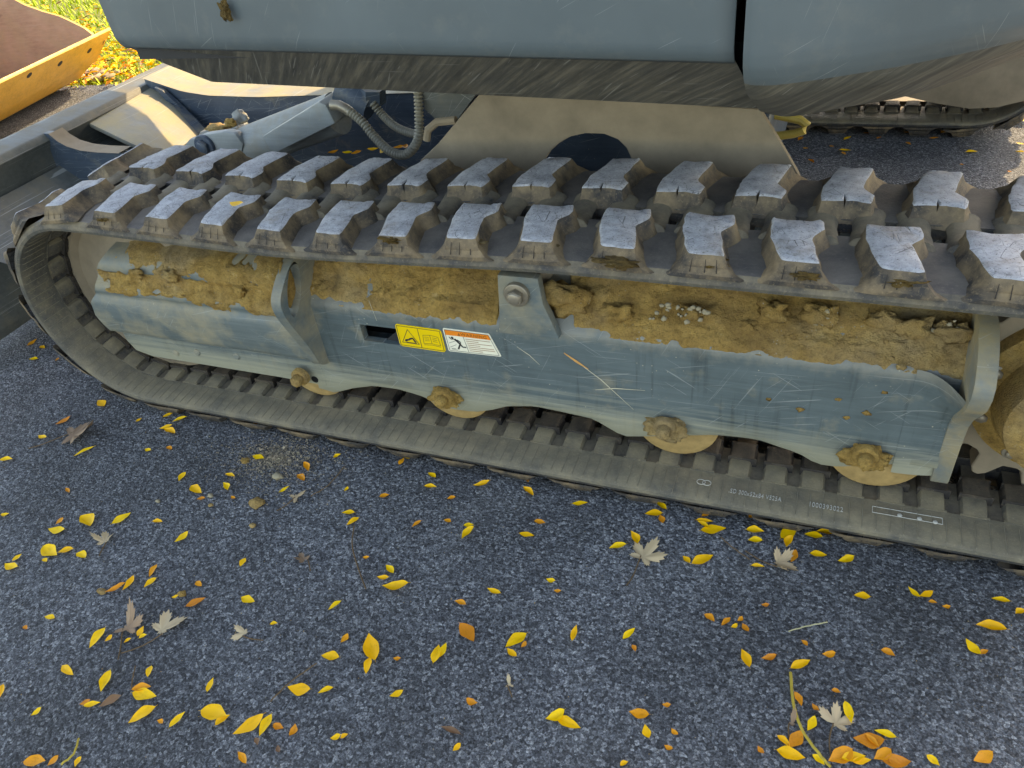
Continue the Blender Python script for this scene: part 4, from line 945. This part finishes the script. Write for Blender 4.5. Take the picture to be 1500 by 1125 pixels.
tile(0, 750, 3, [(10,18,45,12),(250,60,280,30,'o'),(218,80,288,84),(362,30,405,75,'yw'),(498,58,576,8),(675,48,718,50),(772,138,828,92),(200,160,255,195,'yw'),(260,185,325,168,'yw'),(342,190,382,210,'yw'),(190,215,210,225),(60,220,100,190,'yt'),(30,235,85,250),(660,290,690,235,'o'),(638,338,690,296),(470,360,555,320,'oc'),(545,352,592,290),(865,310,888,330,'o'),(758,380,788,372,'yw'),(822,420,905,382,'o'),(1065,380,1122,400),(1058,245,1080,208),(200,465,242,470),(108,510,122,520,'o'),(1445,435,1500,395),(397,600,465,515),(465,575,495,545),(610,550,635,508),(615,560,650,545),(555,578,575,565),(1190,500,1222,495),(1415,635,1492,645),(278,680,325,720),(450,795,490,705),(652,730,668,680),(588,790,668,775,'o'),(590,800,690,815),(355,850,400,830,'o'),(375,858,445,842),(568,930,685,862),(142,900,185,865,'yc'),(0,835,20,765),(750,950,818,885),(915,795,942,735),(1270,775,1365,785,'yw'),(1400,800,1465,775),(890,880,1000,905,'yw'),(952,945,1015,900,'yc'),(1030,980,1162,900),(1145,990,1195,895),(1205,940,1248,955,'o'),(1278,990,1300,938,'o'),(1050,1060,1085,1110,'o'),(1455,1000,1500,985),(700,925,715,932,'o'),(1125,1000,1135,1030,'b'),(112,1105,205,1100,'ow'),(215,1120,260,1075,'ow'),(335,1125,360,1080),(1225,1030,1232,1060,'b'),(440,860,535,815,'b')])
tile(500, 750, 3, [(5,8,60,8),(25,62,78,30),(313,72,352,45,'o'),(452,38,482,48,'o'),(540,66,582,60),(533,128,583,75),(785,100,848,112),(850,45,897,55,'o'),(1335,15,1410,10),(1400,20,1412,55,'o'),(1272,95,1300,148),(1178,168,1250,148),(100,204,120,203,'o'),(198,240,230,275),(160,292,210,292),(185,335,295,322),(500,400,548,415,'o'),(643,342,700,362),(902,300,940,308),(940,350,960,352,'o'),(525,500,582,575,'ow'),(1015,570,1035,505),(1238,560,1290,515),(0,580,30,540,'o'),(125,545,150,655),(110,715,128,645),(405,665,430,590),(430,645,462,580),(725,600,812,540),(730,605,770,640),(790,600,812,575,'o'),(235,648,258,648,'o'),(215,815,272,790),(553,828,600,845,'oc'),(900,915,980,878),(948,910,1050,952),(1265,885,1350,895,'ow'),(1335,940,1352,998),(1410,850,1447,852,'ow'),(1455,960,1475,980,'o'),(1420,1030,1455,1045,'ow'),(492,1055,525,1022),(0,1000,33,982),(1228,1120,1260,1105),(1280,595,1290,615,'o'),(440,950,525,985,'bt')])
tile(1000, 750, 3, [(82,25,110,5,'oc'),(60,42,132,50),(65,50,110,75),(82,90,188,80),(290,30,315,12,'o'),(280,88,355,95,'yc'),(287,130,348,132,'yw'),(432,125,505,75),(455,165,480,115),(535,102,612,115),(588,92,675,98),(750,88,830,108,'o'),(868,128,925,138),(560,185,632,195),(680,225,748,202,'yc'),(300,245,358,248),(42,230,132,195),(0,200,30,230),(475,225,495,175,'o'),(752,372,822,378,'yw'),(990,335,1040,380),(1040,375,1095,355),(348,412,375,412,'o'),(95,458,138,490,'oc'),(170,505,208,470,'o'),(240,485,260,465,'o'),(262,495,288,530,'o'),(215,510,235,500),(258,610,292,690),(1355,385,1435,398),(1460,455,1500,440),(1285,510,1415,528),(1242,565,1305,630),(1310,630,1340,615,'o'),(1420,245,1450,240,'ow'),(1082,402,1112,406,'o'),(1145,420,1165,420,'o'),(475,690,558,655),(525,575,540,590,'o'),(612,630,668,625,'oc'),(870,615,930,640,'oc'),(345,650,408,635,'oc'),(490,800,520,860,'o'),(548,965,578,905),(712,840,738,935),(842,965,935,995),(415,1050,535,1085),(415,990,470,1040),(460,1040,520,970,'o'),(575,855,590,870,'o'),(750,1000,880,1010,'ow'),(640,1100,740,1050,'ow'),(570,1075,620,1120),(745,1105,825,1095),(840,1090,910,1050,'ow'),(880,1100,1000,1100,'ow'),(800,985,860,1045,'o'),(900,1090,960,1120,'o'),(1070,1075,1125,1120),(1275,1100,1355,1060,'ow'),(335,1040,350,1060,'o'),(700,1090,800,1080),(655,790,690,800,'o')])
tile(350, 450, 3, [(730,668,782,655),(705,695,725,668,'o'),(832,732,865,752),(818,795,870,798),(1032,790,1102,772),(620,838,662,830,'o'),(917,848,952,840,'o'),(465,815,480,795),(1252,800,1295,838),(1268,745,1272,775,'ot'),(1467,870,1533,866)])
tile(700, 560, 5, [(1305,885,1380,935)])
UL = dict(lab='small dull yellow leaf on the shaded asphalt between the two tracks', grp='leaves on the ground between the tracks')
tile(1100, 0, 3.75, [(260,775,285,755,'o'),(510,775,548,755),(690,770,715,760,'o'),(850,785,878,800,'o'),(1180,840,1245,835),(285,818,315,820,'o'),(430,805,455,812,'o'),(485,830,550,835),(500,840,520,855,'o'),(315,885,345,905,'o'),(1145,910,1168,912,'o'),(1405,945,1428,950,'o'),(1455,790,1500,800),(1450,838,1500,842),(980,765,1030,762,'o'),(620,735,670,740,'o'),(840,735,900,730,'o'),(1040,735,1080,725,'o')], **UL)
# sunlit heap of leaves behind the far track
hp_ = atz(1480, 186)
for k in range(60):
    c = hp_+Vector((rg.uniform(-.10,.35), rg.uniform(-.05,.30), rg.uniform(0,.03))); an = rg.uniform(0, 6.28); L = rg.uniform(.025,.05); d = Vector((math.cos(an), math.sin(an), 0))*L/2
    fallen(c-d, c+d, rg.choice(('leafy','leafy','leafo')), .42, 'flat', lab='yellow leaf in the sunlit heap at the end of the far track', grp='leaves heaped at the far track')
p = atz(348, 300, .452); fallen(p-Vector((.013,0,0)), p+Vector((.013,-.002,0)), 'leafy', .5, 'flat', lab='yellow leaflet lying on a tread lug of the near track')
for i, (px, py) in enumerate(((489,225),(509,226),(522,226),(547,221),(585,218),(560,224),(596,217))):
    c = aty(px, py, .60); c.z = max(c.z, .2); an = lr.uniform(0, 3); d = Vector((math.cos(an), math.sin(an), 0))*.012
    fallen(c-d, c+d, 'leafy' if i % 2 else 'leafo', .5, 'curl', lab='small yellow leaf caught behind the near track below the hoses', grp='leaves caught below the hoses')
# dry maple leaves
def maple(px, py, w_px, rot, mat, name_seed, lab, curl=.25, lobes=5, miss=()):
    rg = random.Random(name_seed); c = atz(px, py); R = (atz(px+w_px/2, py)-atz(px-w_px/2, py)).length/2*1.18
    out = []; 
    for k in range(lobes):
        an0 = (k-(lobes-1)/2)*1.02; ln = R*(1.05 if k == (lobes-1)//2 else .95 if abs(k-(lobes-1)/2) < 1.5 else .6)*rg.uniform(.85,1.1)
        if k in miss: ln *= .3
        for da, f_ in ((-.42,.50),(-.36,.72),(-.27,.66),(-.19,.88),(-.10,.80),(0,1),(.10,.80),(.19,.88),(.27,.66),(.36,.72),(.42,.50)): out.append((an0+da, ln*f_))
        if k < lobes-1: out.append((an0+.51, R*.36))
    out.append((math.pi-.5, R*.22)); out.append((math.pi, R*.10)); out.append((-math.pi+.5, R*.22))
    b = MB(); V = [Vector((0,0,R*.08))]; V2 = []
    n = len(out)
    ph = rg.uniform(0, 6)
    def zz(a_, r): return R*.10+curl*R*(r/R)**2*(.55+.65*math.sin(a_*2+ph))+.05*R*math.sin(a_*7+ph)*(r/R)
    for a_, r in out: V.append(Vector((r*.5*math.cos(a_), r*.5*math.sin(a_), max(.001, zz(a_, r*.5)))))
    for a_, r in out: V.append(Vector((r*math.cos(a_), r*math.sin(a_), max(.001, zz(a_, r)))))
    F = [(0, 1+i, 1+(i+1) % n) for i in range(n)]+[(1+i, 1+n+i, 1+n+(i+1) % n, 1+(i+1) % n) for i in range(n)]
    mm = Matrix.Rotation(rot, 3, 'Z'); b.add([mm@v for v in V], F)
    root = empty('maple_leaf', c); tag(root, lab, 'leaf')
    o = b.build('leaf_blade', M[mat], None, True, 80); o.parent = root
    b = MB(); pts = [mm@Vector((-R*t*1.5, R*.25*math.sin(t*2+ph), max(.0015, R*.1*(1-t)))) for t in (0,.25,.5,.75,1)]; b.tube(pts, .0009, 5); o = b.build('leaf_stalk', M['stem'], None); o.parent = root
maple(942, 818, 62, 1.2, 'maple', 1, 'pale tan five pointed maple leaf lying alone on asphalt', .25)
maple(1140, 826, 58, -.2, 'maple', 2, 'curled maple leaf with a dark stalk amid yellow leaflets below the track', .9, 5, (0,))
maple(1224, 1062, 58, 1.6, 'maple', 3, 'pale grey brown maple leaf beside the heap of amber leaflets', .35, 5, (4,))
maple(108, 640, 62, .5, 'mapleb', 4, 'shrivelled brown maple leaf near the front of the track', .5)
maple(154, 794, 28, 2.2, 'maple', 5, 'small crumpled tan maple leaf with a long stalk', .8)
maple(238, 925, 62, .9, 'maple', 6, 'torn tan maple leaf beside a shrivelled dark one', .4, 5, (0, 1))
maple(188, 922, 52, 1.9, 'mapleb', 7, 'shrivelled dark leaf touching a torn tan maple leaf', .7, 5, (3,))
maple(360, 928, 36, 3.0, 'maple', 8, 'crumpled pale leaf scrap with no stalk left flat on asphalt', .3, 5, (0, 1, 4))
maple(433, 730, 34, 1.0, 'maple', 9, 'skeletal grey leaf scrap beside the spilled dirt', .3, 5, (1, 3))
maple(446, 820, 28, 2.6, 'mapleb', 10, 'small dark crumpled leaf with a long pale stalk', .8, 5, (1,))
maple(17, 464, 22, .4, 'mapleb', 11, 'brown curled leaf below the front of the track', .8)
maple(746, 1004, 22, 2, 'maple', 12, 'tiny crumpled tan leaf scrap on open asphalt', .6, 5, (1, 3))
maple(1160, 1062, 30, 1.5, 'mapleb', 13, 'narrow folded brown leaf beside the yellow leaf stalk', .9, 5, (0, 1, 3, 4))
# stalks and twigs
def twig(px, r, mat, lab, nm='leaf_stalk'):
    c = cat([atz(x, y, .003) for x, y in px], 6); b = MB(); b.tube([p+Vector((0,0,.0015*abs(math.sin(i)))) for i, p in enumerate(c)], r, 6); o = b.build(nm, M[mat], None, True); tag(o, lab, 'stalk')
twig(((519,770),(516,798),(524,830),(536,863)), .0011, 'stem', 'thin brown leaf stalk trailing from a pair of yellow leaflets')
twig(((1158,985),(1162,1030),(1175,1070),(1200,1105),(1216,1124)), .0018, 'stemy', 'long curved yellow leaf stalk running into the leaf heap')
twig(((1056,787),(1070,800),(1098,820)), .0009, 'stem', 'thin dark stalk leading away from the leaflets at the track')
twig(((1155,925),(1185,917),(1212,912)), .0009, 'straw', 'pale straw lying alone on the asphalt')
twig(((396,1028),(425,1000),(464,972)), .0010, 'stem', 'thin dark twig beside a bent yellow leaflet')
twig(((193,1008),(195,992),(199,976)), .0009, 'stem', 'short upright brown stalk near stacked yellow leaflets')
twig(((455,727),(480,712),(505,684)), .0009, 'stem', 'thin twig beside the skeletal leaf scrap')
twig(((90,1120),(108,1105),(116,1082)), .0014, 'stemy', 'tan leaf stalk among amber leaflets at the pavement corner')
twig(((1450,1040),(1470,1080),(1478,1120)), .0008, 'stem', 'hair thin stalk by the amber leaflets') if False else None
# spilled dirt with pebbles
c0 = atz(405, 672); b = MB(); rg2 = random.Random(8)
for k in range(5200):
    a_ = rg2.uniform(0, 6.28); r_ = abs(rg2.gauss(0, .055)); x = c0.x+r_*math.cos(a_)*1.25-.3*abs(0); y = c0.y+r_*math.sin(a_)*.9
    if y > -.0+.02: continue
    s_ = rg2.uniform(.0006,.0019)*(2.2 if rg2.random() < .05 else 1); p = Vector((x, y, s_*.5)); q = [Vector((rg2.uniform(-1,1), rg2.uniform(-1,1), rg2.uniform(-.3,1)))*s_ for _ in range(4)]
    b.add([p+v for v in q], [(0,1,2),(0,2,3),(0,3,1),(1,3,2)], 0 if rg2.random() < .8 else 1)
tag(b.build('spilled_dirt', [M['sand'], M['stone']]), 'loose tan dirt spilled below the track', 'dirt', kind='stuff')
b = MB()
for k in range(1500):
    x = rg2.uniform(-.9, 1.1); y = rg2.uniform(-.62, -.02); s_ = rg2.uniform(.0005,.0013); p = Vector((x, y, s_*.5)); q = [Vector((rg2.uniform(-1,1), rg2.uniform(-1,1), rg2.uniform(-.3,1)))*s_ for _ in range(4)]
    b.add([p+v for v in q], [(0,1,2),(0,2,3),(0,3,1),(1,3,2)], 0 if rg2.random() < .6 else 1)
tag(b.build('loose_grit', [M['mud'], M['stone']]), 'fine loose grit scattered over the asphalt', 'grit', kind='stuff')
for i, (px, py, r, lb) in enumerate(((376,737,.011,'tan mud clod lying clear of the spilled dirt'),(406,698,.008,'grey pebble in the spilled dirt'),(358,675,.007,'tan pebble at the edge of the spilled dirt'),(308,726,.005,'small grey pebble pair nearest an amber leaflet'),(309,740,.004,'tiny round tan pebble beside an amber leaflet'),(231,734,.004,'tiny grey pebble on open asphalt'),(370,770,.005,'small tan clod beside a tiny pebble'),(266,870,.006,'brown pebble beside a yellow leaf scrap'),(148,866,.006,'dull clod beside a curled amber leaflet'))):
    o = clod(atz(px, py, r*.4), r, 90+i*2, None, 'stone' if 'grey' in lb else 'mud', (1.2,.9,.7), 'pebble', 2, .5); tag(o, lb, 'pebble')

LV = [o for o in bpy.data.objects if o.name.startswith('fallen_leaf') and o.get('group', '').endswith('on the asphalt')]
MP = [(o.location, o['label']) for o in bpy.data.objects if o.name.startswith('maple_leaf')]
near_txt = {1: 'beside the lone pale maple leaf', 2: 'beside the curled maple leaf near the track', 3: 'beside the grey brown maple leaf', 4: 'beside the brown maple leaf near the track front', 6: 'beside the torn tan maple leaf', 9: 'beside the skeletal leaf scrap', 8: 'beside the crumpled stalkless leaf scrap', 10: 'beside the small dark crumpled leaf', 5: 'beside the small tan maple leaf'}
for o in LV:
    base = o['label'].split(' lying')[0].split(' resting')[0].split(' on the')[0]; p = o.location; tail = None
    ds = sorted((((p-q).length, i+1) for i, (q, _) in enumerate(MP)))
    oth = [(p-q.location).length for q in LV if q is not o]; mn = min(oth); L = o.scale.x
    if ds[0][0] < .055 and ds[0][1] in near_txt: tail = near_txt[ds[0][1]]
    elif (p-c0).length < .11: tail = 'beside the spilled dirt'
    elif p.y > -.035: tail = 'close under the edge of the near track'
    elif (p-atz(1240, 1100)).length < .09: tail = 'in the leaf heap at the long yellow stalk'
    elif mn < L*.62: tail = 'touching another leaf on the asphalt'
    else: tail = 'lying apart on the asphalt'
    o['label'] = base+' '+tail; o['group'] = base+'s '+tail

# dirt and dry grass matted on the outer ends of some lugs
for i, (px, py, r) in enumerate(((572,352,.010),(690,354,.011),(905,384,.016),(1040,384,.013),(1325,412,.012),(150,322,.007),(1180,404,.010),(800,360,.009))):
    clod(atz(px, py, .436), r*.75, 200+i*3.1, EX, 'mudmat', (1.5,.8,.32), 'matted_dirt', 4, 1.2)
